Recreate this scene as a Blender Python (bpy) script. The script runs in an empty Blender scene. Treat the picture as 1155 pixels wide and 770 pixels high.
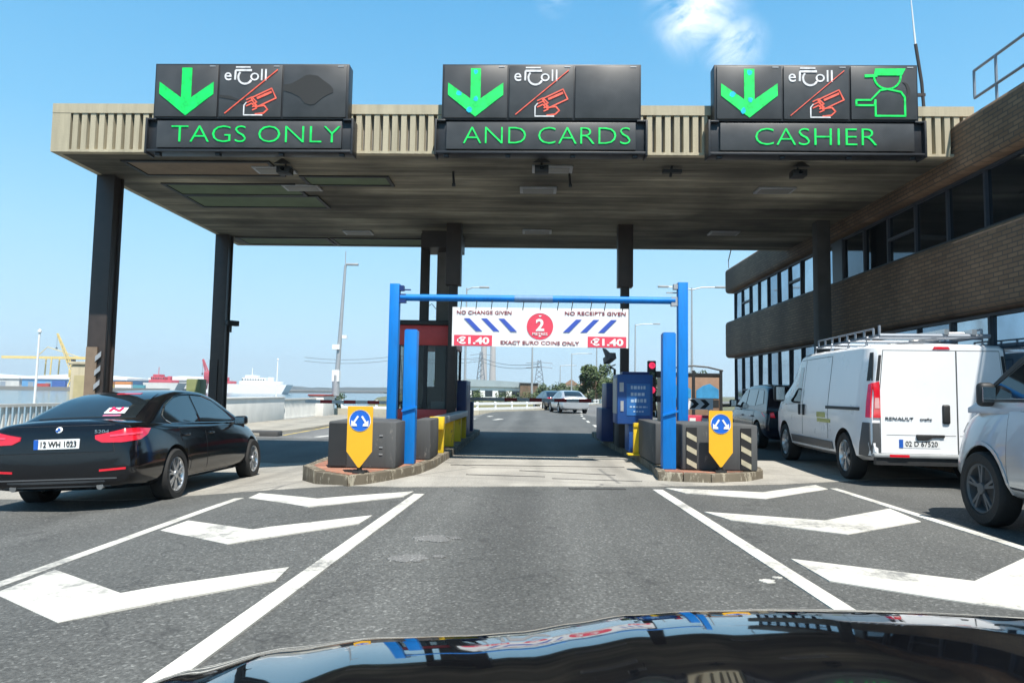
import bpy, bmesh, math, random
from math import sin, cos, pi, radians as R
from mathutils import Vector, Matrix
from mathutils.bvhtree import BVHTree

S = bpy.context.scene
C = S.collection
rnd = random.Random(7)

# ------------------------------------------------------------------ camera
cam_d = bpy.data.cameras.new('camera')
cam = bpy.data.objects.new('camera', cam_d)
C.objects.link(cam)
cam_d.sensor_width = 36.0
cam_d.lens = 800.0 / 1155.0 * 36.0
cam_d.clip_start = 0.05
cam_d.clip_end = 20000.0
cam.matrix_world = (Matrix.Translation((0, 0, 1.25)) @ Matrix.Rotation(R(1.75), 4, 'Z')
                    @ Matrix.Rotation(R(94.15), 4, 'X') @ Matrix.Rotation(0.016, 4, 'Z'))
S.camera = cam

# ------------------------------------------------------------------ sun and sky
SUN_DIR = Vector((0.18, -0.48, 1.0)).normalized()
SUN_EL = math.asin(SUN_DIR.z)
SUN_AZ = math.atan2(SUN_DIR.x, SUN_DIR.y)
sd = bpy.data.lights.new('sun', 'SUN')
sd.energy = 5.0
sd.angle = R(0.53)
sd.color = (1.0, 0.95, 0.87)
sun = bpy.data.objects.new('sun', sd)
C.objects.link(sun)
sun.rotation_euler = SUN_DIR.to_track_quat('Z', 'Y').to_euler()

W = bpy.data.worlds.new('World')
S.world = W
W.use_nodes = True
nt = W.node_tree
nt.nodes.clear()
out = nt.nodes.new('ShaderNodeOutputWorld')
bg = nt.nodes.new('ShaderNodeBackground')
sky = nt.nodes.new('ShaderNodeTexSky')
sky.sky_type = 'NISHITA'
sky.sun_disc = False
sky.sun_elevation = SUN_EL
sky.sun_rotation = SUN_AZ
sky.air_density = 1.0
sky.dust_density = 0.25
sky.ozone_density = 2.5
bg.inputs['Strength'].default_value = 0.12
# thin clouds: noise on the sky direction, kept to a few soft spots
tc = nt.nodes.new('ShaderNodeTexCoord')
def wmath(op, a, b=None, clamp=False):
    n = nt.nodes.new('ShaderNodeMath'); n.operation = op; n.use_clamp = clamp
    for i, v in enumerate((a, b)):
        if v is None: continue
        if isinstance(v, (int, float)): n.inputs[i].default_value = v
        else: nt.links.new(v, n.inputs[i])
    return n.outputs[0]
noi = nt.nodes.new('ShaderNodeTexNoise')
noi.inputs['Scale'].default_value = 17.0
noi.inputs['Detail'].default_value = 8.0
noi.inputs['Roughness'].default_value = 0.62
noi.inputs['Distortion'].default_value = 0.6
nt.links.new(tc.outputs['Generated'], noi.inputs['Vector'])
total = None
for d, rad, amp in (((0.196, 0.855, 0.479), 0.075, 1.15), ((0.245, 0.865, 0.437), 0.05, 0.85),
                    ((0.12, 0.80, 0.58), 0.06, 0.8), ((0.02, 0.866, 0.50), 0.03, 0.45), ((0.48, 0.70, 0.53), 0.10, 0.3),
                    ((0.22, 0.80, 0.56), 0.09, 1.2)):
    vd = nt.nodes.new('ShaderNodeVectorMath'); vd.operation = 'DISTANCE'
    nt.links.new(tc.outputs['Generated'], vd.inputs[0])
    vd.inputs[1].default_value = Vector(d).normalized()
    m = nt.nodes.new('ShaderNodeMapRange'); m.interpolation_type = 'SMOOTHSTEP'
    nt.links.new(vd.outputs['Value'], m.inputs[0])
    m.inputs[1].default_value = rad; m.inputs[2].default_value = 0.0
    m.inputs[3].default_value = 0.0; m.inputs[4].default_value = amp
    total = m.outputs[0] if total is None else wmath('MAXIMUM', total, m.outputs[0])
c1 = wmath('MULTIPLY', total, wmath('MULTIPLY', wmath('SUBTRACT', noi.outputs[0], 0.36), 3.6, True), True)
mx = nt.nodes.new('ShaderNodeMixRGB')
nt.links.new(wmath('MULTIPLY', c1, 0.85), mx.inputs[0])
sepc = nt.nodes.new('ShaderNodeSeparateColor'); sepc.mode = 'HSV'; cmb = nt.nodes.new('ShaderNodeCombineColor'); cmb.mode = 'HSV'
nt.links.new(sky.outputs[0], sepc.inputs[0])
sx = nt.nodes.new('ShaderNodeSeparateXYZ'); nt.links.new(tc.outputs['Generated'], sx.inputs[0])
def wramp(stops):
    n = nt.nodes.new('ShaderNodeValToRGB'); e = n.color_ramp.elements
    while len(e) < len(stops): e.new(.5)
    for el, (p_, c_) in zip(e, stops): el.position = p_; el.color = (c_, c_, c_, 1)
    nt.links.new(sx.outputs[2], n.inputs[0]); return n.outputs[0]
nt.links.new(wramp([(0.0, .562), (.15, .573), (.5, .589), (1.0, .60)]), cmb.inputs[0])
nt.links.new(wramp([(0.0, .40), (.06, .47), (.16, .59), (.32, .765), (.52, .86), (1.0, .90)]), cmb.inputs[1])
vv = wmath('DIVIDE', wmath('MULTIPLY', sepc.outputs[2], 7.4), wmath('ADD', wmath('MULTIPLY', sepc.outputs[2], 1.15), 1.0))
nt.links.new(wmath('MULTIPLY', vv, wramp([(0.0, 1.0), (.2, .97), (.5, .84), (.62, .62), (1.0, .40)])), cmb.inputs[2])
nt.links.new(cmb.outputs[0], mx.inputs[1])
mx.inputs[2].default_value = (7.0, 7.4, 7.8, 1)
nt.links.new(mx.outputs[0], bg.inputs[0])
nt.links.new(bg.outputs[0], out.inputs[0])

S.view_settings.view_transform = 'Standard'
S.view_settings.look = 'None'
S.view_settings.gamma = 1.0
S.view_settings.exposure = 0.77
S.view_settings.use_curve_mapping = False
S.cycles.max_bounces = 7
S.cycles.use_denoising = True

# ------------------------------------------------------------------ materials
MATS = {}
def mat(name, col, rough=0.6, metal=0.0, ns=4.0, na=0.18, bump=0.0, bs=60.0, coat=0.0, emit=None, es=0.0,
        stretch=(1, 1, 1), spec=0.5, nrough=0.1, detail=6.0):
    if name in MATS: return MATS[name]
    m = bpy.data.materials.new(name); m.use_nodes = True
    t = m.node_tree; b = t.nodes['Principled BSDF']
    tcn = t.nodes.new('ShaderNodeTexCoord'); mp = t.nodes.new('ShaderNodeMapping')
    mp.inputs['Scale'].default_value = stretch
    t.links.new(tcn.outputs['Object'], mp.inputs[0])
    n = t.nodes.new('ShaderNodeTexNoise'); n.inputs['Scale'].default_value = ns; n.inputs['Detail'].default_value = detail
    n.inputs['Roughness'].default_value = 0.65
    t.links.new(mp.outputs[0], n.inputs['Vector'])
    mxn = t.nodes.new('ShaderNodeMixRGB')
    mxn.inputs[1].default_value = (*[max(0, c * (1 - na * 1.6)) for c in col], 1)
    mxn.inputs[2].default_value = (*[min(1, c * (1 + na * 1.6)) for c in col], 1)
    t.links.new(n.outputs[0], mxn.inputs[0])
    t.links.new(mxn.outputs[0], b.inputs['Base Color'])
    r = t.nodes.new('ShaderNodeMapRange')
    r.inputs[3].default_value = max(0.01, rough - nrough); r.inputs[4].default_value = min(1, rough + nrough)
    t.links.new(n.outputs[0], r.inputs[0]); t.links.new(r.outputs[0], b.inputs['Roughness'])
    b.inputs['Metallic'].default_value = metal
    b.inputs['Specular IOR Level'].default_value = spec
    b.inputs['Coat Weight'].default_value = coat
    b.inputs['Coat Roughness'].default_value = 0.03
    if bump:
        n2 = t.nodes.new('ShaderNodeTexNoise'); n2.inputs['Scale'].default_value = bs; n2.inputs['Detail'].default_value = 4
        t.links.new(tcn.outputs['Object'], n2.inputs['Vector'])
        bp = t.nodes.new('ShaderNodeBump'); bp.inputs['Strength'].default_value = bump; bp.inputs['Distance'].default_value = 0.02
        t.links.new(n2.outputs[0], bp.inputs['Height']); t.links.new(bp.outputs[0], b.inputs['Normal'])
    if emit:
        b.inputs['Emission Color'].default_value = (*emit, 1)
        ne = t.nodes.new('ShaderNodeTexNoise'); ne.inputs['Scale'].default_value = 11.0; ne.inputs['Detail'].default_value = 5.0; t.links.new(tcn.outputs['Object'], ne.inputs['Vector'])
        me_ = t.nodes.new('ShaderNodeMapRange'); me_.inputs[1].default_value = .3; me_.inputs[2].default_value = .7; me_.inputs[3].default_value = es * .55; me_.inputs[4].default_value = es * 1.3
        t.links.new(ne.outputs[0], me_.inputs[0]); t.links.new(me_.outputs[0], b.inputs['Emission Strength'])
    MATS[name] = m
    return m

def node_mat(name):
    m = bpy.data.materials.new(name); m.use_nodes = True
    MATS[name] = m
    return m, m.node_tree, m.node_tree.nodes['Principled BSDF']

def tex(t, kind, scale=None, vec=None, **kw):
    n = t.nodes.new(kind)
    if scale is not None: n.inputs['Scale'].default_value = scale
    for k, v in kw.items(): n.inputs[k].default_value = v
    if vec is not None: t.links.new(vec, n.inputs['Vector'])
    return n
def ramp(t, fac, stops):
    n = t.nodes.new('ShaderNodeValToRGB')
    e = n.color_ramp.elements
    while len(e) < len(stops): e.new(0.5)
    for el, (p, c) in zip(e, stops):
        el.position = p
        el.color = (c, c, c, 1) if isinstance(c, (int, float)) else (*c, 1)
    t.links.new(fac, n.inputs[0])
    return n.outputs[0]
def mixc(t, fac, a, b, mode='MIX'):
    n = t.nodes.new('ShaderNodeMixRGB'); n.blend_type = mode
    for i, v in ((0, fac), (1, a), (2, b)):
        if isinstance(v, (int, float)): n.inputs[i].default_value = v if i == 0 else (v, v, v, 1)
        elif isinstance(v, tuple): n.inputs[i].default_value = (*v, 1)
        else: t.links.new(v, n.inputs[i])
    return n.outputs[0]
def objvec(t, scale=(1, 1, 1), which='Object'):
    a = t.nodes.new('ShaderNodeTexCoord'); b = t.nodes.new('ShaderNodeMapping'); b.inputs['Scale'].default_value = scale
    t.links.new(a.outputs[which], b.inputs[0]); return b.outputs[0]
def bumpn(t, b, h, strength, dist):
    n = t.nodes.new('ShaderNodeBump'); n.inputs['Strength'].default_value = strength; n.inputs['Distance'].default_value = dist
    t.links.new(h, n.inputs['Height']); t.links.new(n.outputs[0], b.inputs['Normal'])

def asphalt(name, lo, hi, tint):
    m, t, b = node_mat(name)
    v = objvec(t)
    big = tex(t, 'ShaderNodeTexNoise', 0.45, v, Detail=5.0)
    lane = tex(t, 'ShaderNodeTexNoise', 1.0, objvec(t, (1.3, 0.07, 1)), Detail=3.0)
    fine = tex(t, 'ShaderNodeTexNoise', 42.0, v, Detail=5.0, Roughness=0.8)
    spk = tex(t, 'ShaderNodeTexVoronoi', 70.0, v)
    c = ramp(t, big.outputs[0], [(0.3, tuple(lo * k for k in tint)), (0.72, tuple(hi * k for k in tint))])
    c = mixc(t, 0.45, c, ramp(t, lane.outputs[0], [(0.3, tuple(lo * k for k in tint)), (0.7, tuple(hi * 1.15 * k for k in tint))]))
    c = mixc(t, 1.0, c, ramp(t, fine.outputs[0], [(0.33, 0.5), (0.5, 0.98), (0.68, 1.6)]), 'MULTIPLY')
    c = mixc(t, 1.0, c, ramp(t, spk.outputs['Color'], [(0.0, 0.8), (0.75, 1.0), (0.92, 1.95)]), 'MULTIPLY')
    # wheel tracks along the lanes, darker oil strip between them
    sp = t.nodes.new('ShaderNodeSeparateXYZ'); t.links.new(v, sp.inputs[0])
    wob = tex(t, 'ShaderNodeTexNoise', 0.5, objvec(t, (0.4, 0.5, 1)), Detail=4.0)
    ad = t.nodes.new('ShaderNodeMath'); ad.operation = 'MULTIPLY_ADD'; t.links.new(wob.outputs[0], ad.inputs[0]); ad.inputs[1].default_value = 0.5; t.links.new(sp.outputs[0], ad.inputs[2])
    ab = t.nodes.new('ShaderNodeMath'); ab.operation = 'ABSOLUTE'; t.links.new(ad.outputs[0], ab.inputs[0])
    trk = ramp(t, ab.outputs[0], [(0.0, 0.80), (0.30, 0.86), (0.62, 1.22), (0.95, 1.16), (1.0, 1.0)])
    c = mixc(t, 0.85, c, trk, 'MULTIPLY')
    # oil drips, a few pale scuffs, fine cracks
    crk = tex(t, 'ShaderNodeTexVoronoi', 0.33, v); crk.feature = 'DISTANCE_TO_EDGE'
    wv = t.nodes.new('ShaderNodeVectorMath'); wv.operation = 'ADD'
    nz = tex(t, 'ShaderNodeTexNoise', 2.0, v, Detail=4.0); t.links.new(v, wv.inputs[0]); t.links.new(nz.outputs['Color'], wv.inputs[1]); t.links.new(wv.outputs[0], crk.inputs['Vector'])
    c = mixc(t, ramp(t, crk.outputs['Distance'], [(0.0, 0.55), (0.006, 0.0)]), c, (lo * .4,) * 3)
    oil = tex(t, 'ShaderNodeTexNoise', 2.3, v, Detail=3.0)
    c = mixc(t, ramp(t, oil.outputs[0], [(0.64, 0.0), (0.74, 0.45)]), c, (lo * .45,) * 3)
    sc = tex(t, 'ShaderNodeTexNoise', 1.7, objvec(t, (1.0, 0.8, 1)), Detail=6.0, Roughness=0.7)
    c = mixc(t, ramp(t, sc.outputs[0], [(0.69, 0.0), (0.73, 0.5)]), c, (hi * 2.6,) * 3)
    t.links.new(c, b.inputs['Base Color'])
    b.inputs['Roughness'].default_value = 0.82
    bumpn(t, b, fine.outputs[0], 0.55, 0.012)
    return m
M_ASPH = asphalt('asphalt', 0.062, 0.104, (0.98, 1.0, 0.95))
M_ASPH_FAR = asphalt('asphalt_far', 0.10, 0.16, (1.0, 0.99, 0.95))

def concrete_mat(name, lo, hi, tint, joints=True):
    m, t, b = node_mat(name)
    v = objvec(t)
    big = tex(t, 'ShaderNodeTexNoise', 0.8, v, Detail=7.0, Roughness=0.65)
    fine = tex(t, 'ShaderNodeTexNoise', 45.0, v, Detail=4.0)
    c = ramp(t, big.outputs[0], [(0.3, tuple(lo * k for k in tint)), (0.7, tuple(hi * k for k in tint))])
    tr = tex(t, 'ShaderNodeTexNoise', 1.0, objvec(t, (1.6, 0.12, 1)), Detail=3.0)
    c = mixc(t, ramp(t, tr.outputs[0], [(0.45, 0.0), (0.7, 0.6)]), c, tuple(lo * .62 * k for k in tint))
    c = mixc(t, 1.0, c, ramp(t, fine.outputs[0], [(0.3, 0.75), (0.7, 1.25)]), 'MULTIPLY')
    cr = tex(t, 'ShaderNodeTexVoronoi', 0.55, objvec(t, (0.6, 1.2, 1)))
    cr.feature = 'DISTANCE_TO_EDGE'
    if joints:
        c = mixc(t, ramp(t, cr.outputs['Distance'], [(0.0, 0.75), (0.012, 0.0)]), c, (lo * .35,) * 3)
    t.links.new(c, b.inputs['Base Color'])
    b.inputs['Roughness'].default_value = 0.85
    bumpn(t, b, fine.outputs[0], 0.3, 0.01)
    return m
M_CONC = concrete_mat('concrete_apron', 0.24, 0.38, (1.0, 0.95, 0.84))
M_PAVE = concrete_mat('pavement_concrete', 0.24, 0.34, (1.0, 0.93, 0.78))

def paint_mat(name, col):
    m, t, b = node_mat(name)
    v = objvec(t)
    n = tex(t, 'ShaderNodeTexNoise', 16.0, v, Detail=6.0, Roughness=0.75)
    n2 = tex(t, 'ShaderNodeTexNoise', 1.6, v, Detail=4.0)
    s = t.nodes.new('ShaderNodeMath'); s.operation = 'ADD'
    t.links.new(n.outputs[0], s.inputs[0]); t.links.new(n2.outputs[0], s.inputs[1])
    wear = ramp(t, s.outputs[0], [(0.0, 0.0), (1.0, 1.0)])
    wear = ramp(t, s.outputs[0], [(0.74, 0.85), (0.93, 0.0)])
    tone = ramp(t, n2.outputs[0], [(0.3, tuple(k * .72 for k in col)), (0.65, col)])
    t.links.new(mixc(t, wear, tone, (0.16, 0.16, 0.155)), b.inputs['Base Color'])
    b.inputs['Roughness'].default_value = 0.65
    bumpn(t, b, n.outputs[0], 0.3, 0.006)
    return m
M_PAINT = paint_mat('road_paint', (0.60, 0.585, 0.53))
M_PAINTY = paint_mat('road_paint_yellow', (0.6, 0.42, 0.06))

def brick_mat():
    m, t, b = node_mat('brown_brick')
    a = t.nodes.new('ShaderNodeTexCoord'); sp = t.nodes.new('ShaderNodeSeparateXYZ'); cb = t.nodes.new('ShaderNodeCombineXYZ')
    ad = t.nodes.new('ShaderNodeMath'); ad.operation = 'ADD'
    t.links.new(a.outputs['Object'], sp.inputs[0])
    t.links.new(sp.outputs[0], ad.inputs[0]); t.links.new(sp.outputs[1], ad.inputs[1])
    t.links.new(ad.outputs[0], cb.inputs[0]); t.links.new(sp.outputs[2], cb.inputs[1])
    br = tex(t, 'ShaderNodeTexBrick', 1.0, cb.outputs[0])
    br.inputs['Brick Width'].default_value = 0.225; br.inputs['Row Height'].default_value = 0.075
    br.inputs['Mortar Size'].default_value = 0.011
    br.inputs['Color1'].default_value = (0.15, 0.092, 0.054, 1); br.inputs['Color2'].default_value = (0.215, 0.135, 0.08, 1)
    br.inputs['Mortar'].default_value = (0.085, 0.065, 0.05, 1)
    n = tex(t, 'ShaderNodeTexNoise', 0.7, objvec(t, (1, 1, 0.35)), Detail=6.0)
    c = mixc(t, 1.0, br.outputs[0], ramp(t, n.outputs[0], [(0.3, 0.6), (0.7, 1.3)]), 'MULTIPLY')
    t.links.new(c, b.inputs['Base Color']); b.inputs['Roughness'].default_value = 0.85
    bumpn(t, b, br.outputs['Fac'], -0.4, 0.008)
    return m
M_BRICK = brick_mat()

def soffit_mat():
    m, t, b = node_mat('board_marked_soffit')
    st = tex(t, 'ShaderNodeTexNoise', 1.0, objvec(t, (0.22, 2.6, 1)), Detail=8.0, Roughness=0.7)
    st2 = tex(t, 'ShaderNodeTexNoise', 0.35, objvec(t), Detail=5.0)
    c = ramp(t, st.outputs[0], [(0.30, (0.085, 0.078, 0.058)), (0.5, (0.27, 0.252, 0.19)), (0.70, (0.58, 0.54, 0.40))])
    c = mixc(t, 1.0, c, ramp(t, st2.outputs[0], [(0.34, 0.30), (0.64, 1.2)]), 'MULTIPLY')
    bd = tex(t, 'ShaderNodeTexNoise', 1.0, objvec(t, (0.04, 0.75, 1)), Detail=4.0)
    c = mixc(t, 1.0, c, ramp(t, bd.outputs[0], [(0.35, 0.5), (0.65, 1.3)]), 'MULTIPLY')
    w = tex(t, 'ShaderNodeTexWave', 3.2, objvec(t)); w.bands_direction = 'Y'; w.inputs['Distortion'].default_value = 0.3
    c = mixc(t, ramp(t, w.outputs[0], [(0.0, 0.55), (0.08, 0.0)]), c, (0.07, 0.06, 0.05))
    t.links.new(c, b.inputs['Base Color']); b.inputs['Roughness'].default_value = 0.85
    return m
M_SOFFIT = soffit_mat()

def glass_mat(name, tint, alpha):
    m, t, b = node_mat(name)
    b.inputs['Base Color'].default_value = (*tint, 1); b.inputs['Roughness'].default_value = 0.03
    b.inputs['IOR'].default_value = 1.5
    b.inputs['Coat Weight'].default_value = 0.5; b.inputs['Coat Roughness'].default_value = 0.02
    if alpha < 1:
        tr = t.nodes.new('ShaderNodeBsdfTransparent'); tr.inputs[0].default_value = (0.75, 0.8, 0.8, 1)
        mxs = t.nodes.new('ShaderNodeMixShader'); mxs.inputs[0].default_value = alpha
        o = t.nodes['Material Output']
        t.links.new(tr.outputs[0], mxs.inputs[1]); t.links.new(b.outputs[0], mxs.inputs[2]); t.links.new(mxs.outputs[0], o.inputs[0])
    n = tex(t, 'ShaderNodeTexNoise', 0.9, objvec(t), Detail=1.0)
    bumpn(t, b, n.outputs[0], 0.06, 0.05)
    return m
M_GLASS = glass_mat('tinted_car_glass', (0.012, 0.017, 0.02), 1.0)
M_BOOTHGLASS = glass_mat('booth_glass', (0.02, 0.03, 0.032), 0.35)
def window_mat(name, col):
    m, t, b = node_mat(name)
    v = objvec(t)
    n0 = tex(t, 'ShaderNodeTexNoise', 1.3, v, Detail=3.0)
    t.links.new(ramp(t, n0.outputs[0], [(0.35, tuple(k * .75 for k in col)), (0.65, col)]), b.inputs['Base Color'])
    b.inputs['Roughness'].default_value = 0.05; b.inputs['Metallic'].default_value = 0.93
    n = tex(t, 'ShaderNodeTexNoise', 0.55, v, Detail=1.0)
    bumpn(t, b, n.outputs[0], 0.07, 0.06)
    return m
WINS = [window_mat('office_window_glass', (0.40, 0.50, 0.60)), window_mat('office_window_glass_dark', (0.26, 0.34, 0.42)), window_mat('office_window_glass_pale', (0.52, 0.60, 0.66))]
M_WIN = WINS[0]
WIN_DARKREFL = window_mat('office_window_dark_reflection', (0.10, 0.125, 0.15))  # dark canopy reflection put into the glass colour, near upper panes only


M_CREAM = mat('cream_concrete', (0.42, 0.37, 0.26), 0.8, ns=2.2, na=0.34, bump=0.3, stretch=(2.2, 2.2, 0.22))
M_DARKSTEEL = mat('brown_black_steel', (0.042, 0.032, 0.028), 0.5, ns=3, na=0.35, bump=0.1)
M_GREYCOL = mat('grey_concrete', (0.20, 0.185, 0.165), 0.8, ns=3, na=0.25, bump=0.2)
M_SIGNBLACK = mat('sign_casing', (0.018, 0.019, 0.022), 0.45, ns=5, na=0.3)
def led_mat(name, col):
    m, t, b = node_mat(name)
    v = objvec(t)
    n = tex(t, 'ShaderNodeTexNoise', 3.0, v, Detail=3.0)
    ck = tex(t, 'ShaderNodeTexChecker', 60.0, v)
    c = ramp(t, n.outputs['Fac'], [(0.3, tuple(k * .75 for k in col)), (0.7, tuple(k * 1.25 for k in col))])
    c = mixc(t, 0.25, c, mixc(t, ck.outputs['Fac'], c, (0.012, 0.012, 0.014)))
    t.links.new(c, b.inputs['Base Color']); b.inputs['Roughness'].default_value = 0.4
    return m
M_LEDFACE = led_mat('led_panel_face', (0.055, 0.055, 0.055))
M_LEDDARK = mat('dead_led_patch', (0.016, 0.016, 0.015), 0.6, ns=30, na=0.3)
M_GREEN = mat('led_green', (0.0, 0.25, 0.05), 0.5, ns=38, na=0.3, emit=(0.0, 0.72, 0.10), es=0.62)
M_RED = mat('led_red', (0.2, 0.03, 0.02), 0.5, ns=38, na=0.3, emit=(0.85, 0.14, 0.09), es=0.62)
M_WHITELED = mat('led_white', (0.3, 0.3, 0.3), 0.5, ns=38, na=0.2, emit=(0.75, 0.8, 0.85), es=0.5)
M_CYAN = mat('led_cyan', (0.0, 0.2, 0.25), 0.5, ns=38, na=0.3, emit=(0.0, 0.5, 0.75), es=0.5)

def worn_mat(name, col, under, amount=0.5, rough=0.5):
    m, t, b = node_mat(name)
    v = objvec(t)
    big = tex(t, 'ShaderNodeTexNoise', 1.6, objvec(t, (1, 1, 0.4)), Detail=5.0)
    sc = tex(t, 'ShaderNodeTexNoise', 9.0, objvec(t, (1.0, 1.0, 0.35)), Detail=7.0, Roughness=0.75)
    gr = tex(t, 'ShaderNodeTexNoise', 22.0, objvec(t, (1, 1, 0.12)), Detail=3.0)
    c = ramp(t, big.outputs[0], [(0.3, tuple(k * .78 for k in col)), (0.7, tuple(min(1, k * 1.12 + .004) for k in col))])
    c = mixc(t, ramp(t, gr.outputs[0], [(0.5, 0.0), (0.75, .28)]), c, tuple(k * .35 + .02 for k in col))
    c = mixc(t, ramp(t, sc.outputs[0], [(0.66 - .08 * amount, 0.0), (0.72 - .08 * amount, 0.85)]), c, under)
    t.links.new(c, b.inputs['Base Color']); b.inputs['Roughness'].default_value = rough; b.inputs['Specular IOR Level'].default_value = 0.3
    bumpn(t, b, sc.outputs[0], 0.15, 0.006)
    return m
M_BLUE = worn_mat('blue_painted_steel', (0.0, 0.185, 0.60), (0.05, 0.16, 0.36), 0.4)
M_NAVY = mat('navy_painted_steel', (0.012, 0.035, 0.15), 0.45, ns=4, na=0.2)
M_MIDBLUE = mat('machine_blue', (0.012, 0.07, 0.26), 0.45, ns=4, na=0.15)
M_YELLOW = worn_mat('yellow_painted_steel', (0.74, 0.50, 0.02), (0.22, 0.15, 0.08), 0.8)
M_AMBER = mat('amber_sign_sheet', (0.78, 0.40, 0.015), 0.5, ns=6, na=0.06)
M_SIGNBLUE = mat('sign_blue', (0.01, 0.12, 0.55), 0.4, ns=6, na=0.06)
M_WHITE = mat('white_painted', (0.78, 0.78, 0.77), 0.5, ns=4, na=0.08)
M_VANWHITE = mat('white_van_paint', (0.80, 0.81, 0.825), 0.3, ns=2, na=0.05, coat=0.5)
M_CARBLACK = mat('black_car_paint', (0.004, 0.0042, 0.0055), 0.12, ns=2, na=0.1, coat=0.25, nrough=0.03)
M_CARNAVY = mat('dark_blue_car_paint', (0.006, 0.010, 0.024), 0.15, ns=2, na=0.1, coat=0.25, nrough=0.04)
M_SILVER = mat('silver_car_paint', (0.46, 0.48, 0.50), 0.32, metal=0.45, ns=2, na=0.06, coat=0.6)
M_PLASTIC = mat('black_plastic', (0.02, 0.021, 0.022), 0.55, ns=6, na=0.2)
M_GREYPLAST = mat('grey_bumper_plastic', (0.075, 0.08, 0.085), 0.55, ns=6, na=0.15)
M_TYRE = mat('tyre_rubber', (0.014, 0.014, 0.014), 0.8, ns=20, na=0.25, bump=0.3)
M_ALLOY = mat('alloy', (0.55, 0.56, 0.57), 0.3, metal=0.8, ns=6, na=0.1)
M_CHROME = mat('chrome', (0.6, 0.6, 0.6), 0.12, metal=1.0, ns=6, na=0.05)
M_TAIL = mat('red_lamp_lens', (0.52, 0.008, 0.02), 0.15, ns=14, na=0.3, coat=1.0, emit=(0.8, 0.01, 0.03), es=0.12)
M_LAMPCLEAR = mat('pale_lamp_lens', (0.65, 0.6, 0.58), 0.12, ns=14, na=0.2, coat=1.0)
M_AMBERLAMP = mat('amber_lamp', (0.7, 0.28, 0.02), 0.2, ns=10, na=0.2, coat=0.8)
M_PLATE = mat('plate_white', (0.72, 0.73, 0.72), 0.45, ns=9, na=0.05)
M_BLACKINK = mat('black_ink', (0.012, 0.012, 0.013), 0.6, ns=9, na=0.1)
M_EUBLUE = mat('plate_blue', (0.012, 0.1, 0.45), 0.5, ns=9, na=0.1)
M_PINKRED = mat('banner_red', (0.68, 0.055, 0.10), 0.6, ns=7, na=0.08)
M_BANBLUE = mat('banner_blue', (0.035, 0.085, 0.42), 0.6, ns=7, na=0.08)
M_BANTXT = mat('banner_dark_red', (0.26, 0.04, 0.05), 0.6, ns=7, na=0.25)
def banner_mat():
    m, t, b = node_mat('white_banner_vinyl')
    b.inputs['Base Color'].default_value = (0.76, 0.76, 0.76, 1); b.inputs['Roughness'].default_value = 0.6
    n = tex(t, 'ShaderNodeTexNoise', 2.2, objvec(t, (1.5, 1, 0.5)), Detail=3.0)
    t.links.new(ramp(t, n.outputs[0], [(0.3, (0.70, 0.70, 0.71)), (0.7, (0.80, 0.80, 0.79))]), b.inputs['Base Color'])
    bumpn(t, b, n.outputs[0], 0.2, 0.05)
    return m
M_BANNER = banner_mat()
M_BOXGREY = worn_mat('dark_grey_block', (0.075, 0.078, 0.08), (0.17, 0.165, 0.155), 0.9, 0.75)
M_KERB = worn_mat('stained_kerb_stone', (0.13, 0.11, 0.08), (0.34, 0.31, 0.24), 1.6, 0.85)
def paver_mat():
    m, t, b = node_mat('red_brick_paving')
    br = tex(t, 'ShaderNodeTexBrick', 1.0, objvec(t))
    br.inputs['Brick Width'].default_value = 0.2; br.inputs['Row Height'].default_value = 0.1; br.inputs['Mortar Size'].default_value = 0.006
    br.inputs['Color1'].default_value = (0.25, 0.095, 0.06, 1); br.inputs['Color2'].default_value = (0.34, 0.15, 0.09, 1)
    br.inputs['Mortar'].default_value = (0.2, 0.17, 0.13, 1)
    n = tex(t, 'ShaderNodeTexNoise', 4.0, objvec(t), Detail=5.0)
    t.links.new(mixc(t, 1.0, br.outputs[0], ramp(t, n.outputs[0], [(0.3, 0.6), (0.7, 1.3)]), 'MULTIPLY'), b.inputs['Base Color'])
    b.inputs['Roughness'].default_value = 0.85
    return m
M_PAVER = paver_mat()
M_BOOTHRED = mat('booth_red', (0.62, 0.06, 0.06), 0.45, ns=4, na=0.15)
M_INTERIOR = mat('booth_interior', (0.09, 0.09, 0.085), 0.7, ns=4, na=0.3)
M_GALV = mat('galvanised_steel', (0.42, 0.43, 0.44), 0.5, metal=0.5, ns=8, na=0.2)
M_WALLWHITE = mat('white_rendered_wall', (0.60, 0.59, 0.55), 0.8, ns=1.6, na=0.14, bump=0.1, stretch=(1, 1, 0.5))
M_SOFPANEL = mat('greenish_soffit_panel', (0.15, 0.20, 0.12), 0.8, ns=2.2, na=0.3)
M_SOFPANELB = mat('brownish_soffit_panel', (0.22, 0.17, 0.12), 0.8, ns=2.2, na=0.3)
M_GREYRAIL = mat('grey_steel_rail', (0.22, 0.25, 0.29), 0.5, metal=0.3, ns=8, na=0.2)
M_LEAF = mat('leaf', (0.055, 0.085, 0.022), 0.6, ns=0.8, na=0.45)
M_LEAFD = mat('leaf_dark', (0.03, 0.055, 0.018), 0.6, ns=0.8, na=0.45)
M_BARK = mat('bark', (0.10, 0.075, 0.05), 0.9, ns=8, na=0.3)
M_GRASS = mat('dry_grass', (0.14, 0.13, 0.05), 0.9, ns=0.5, na=0.4, bump=0.4)
M_SOIL = mat('scrub_ground', (0.11, 0.115, 0.06), 0.9, ns=0.06, na=0.5)
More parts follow.
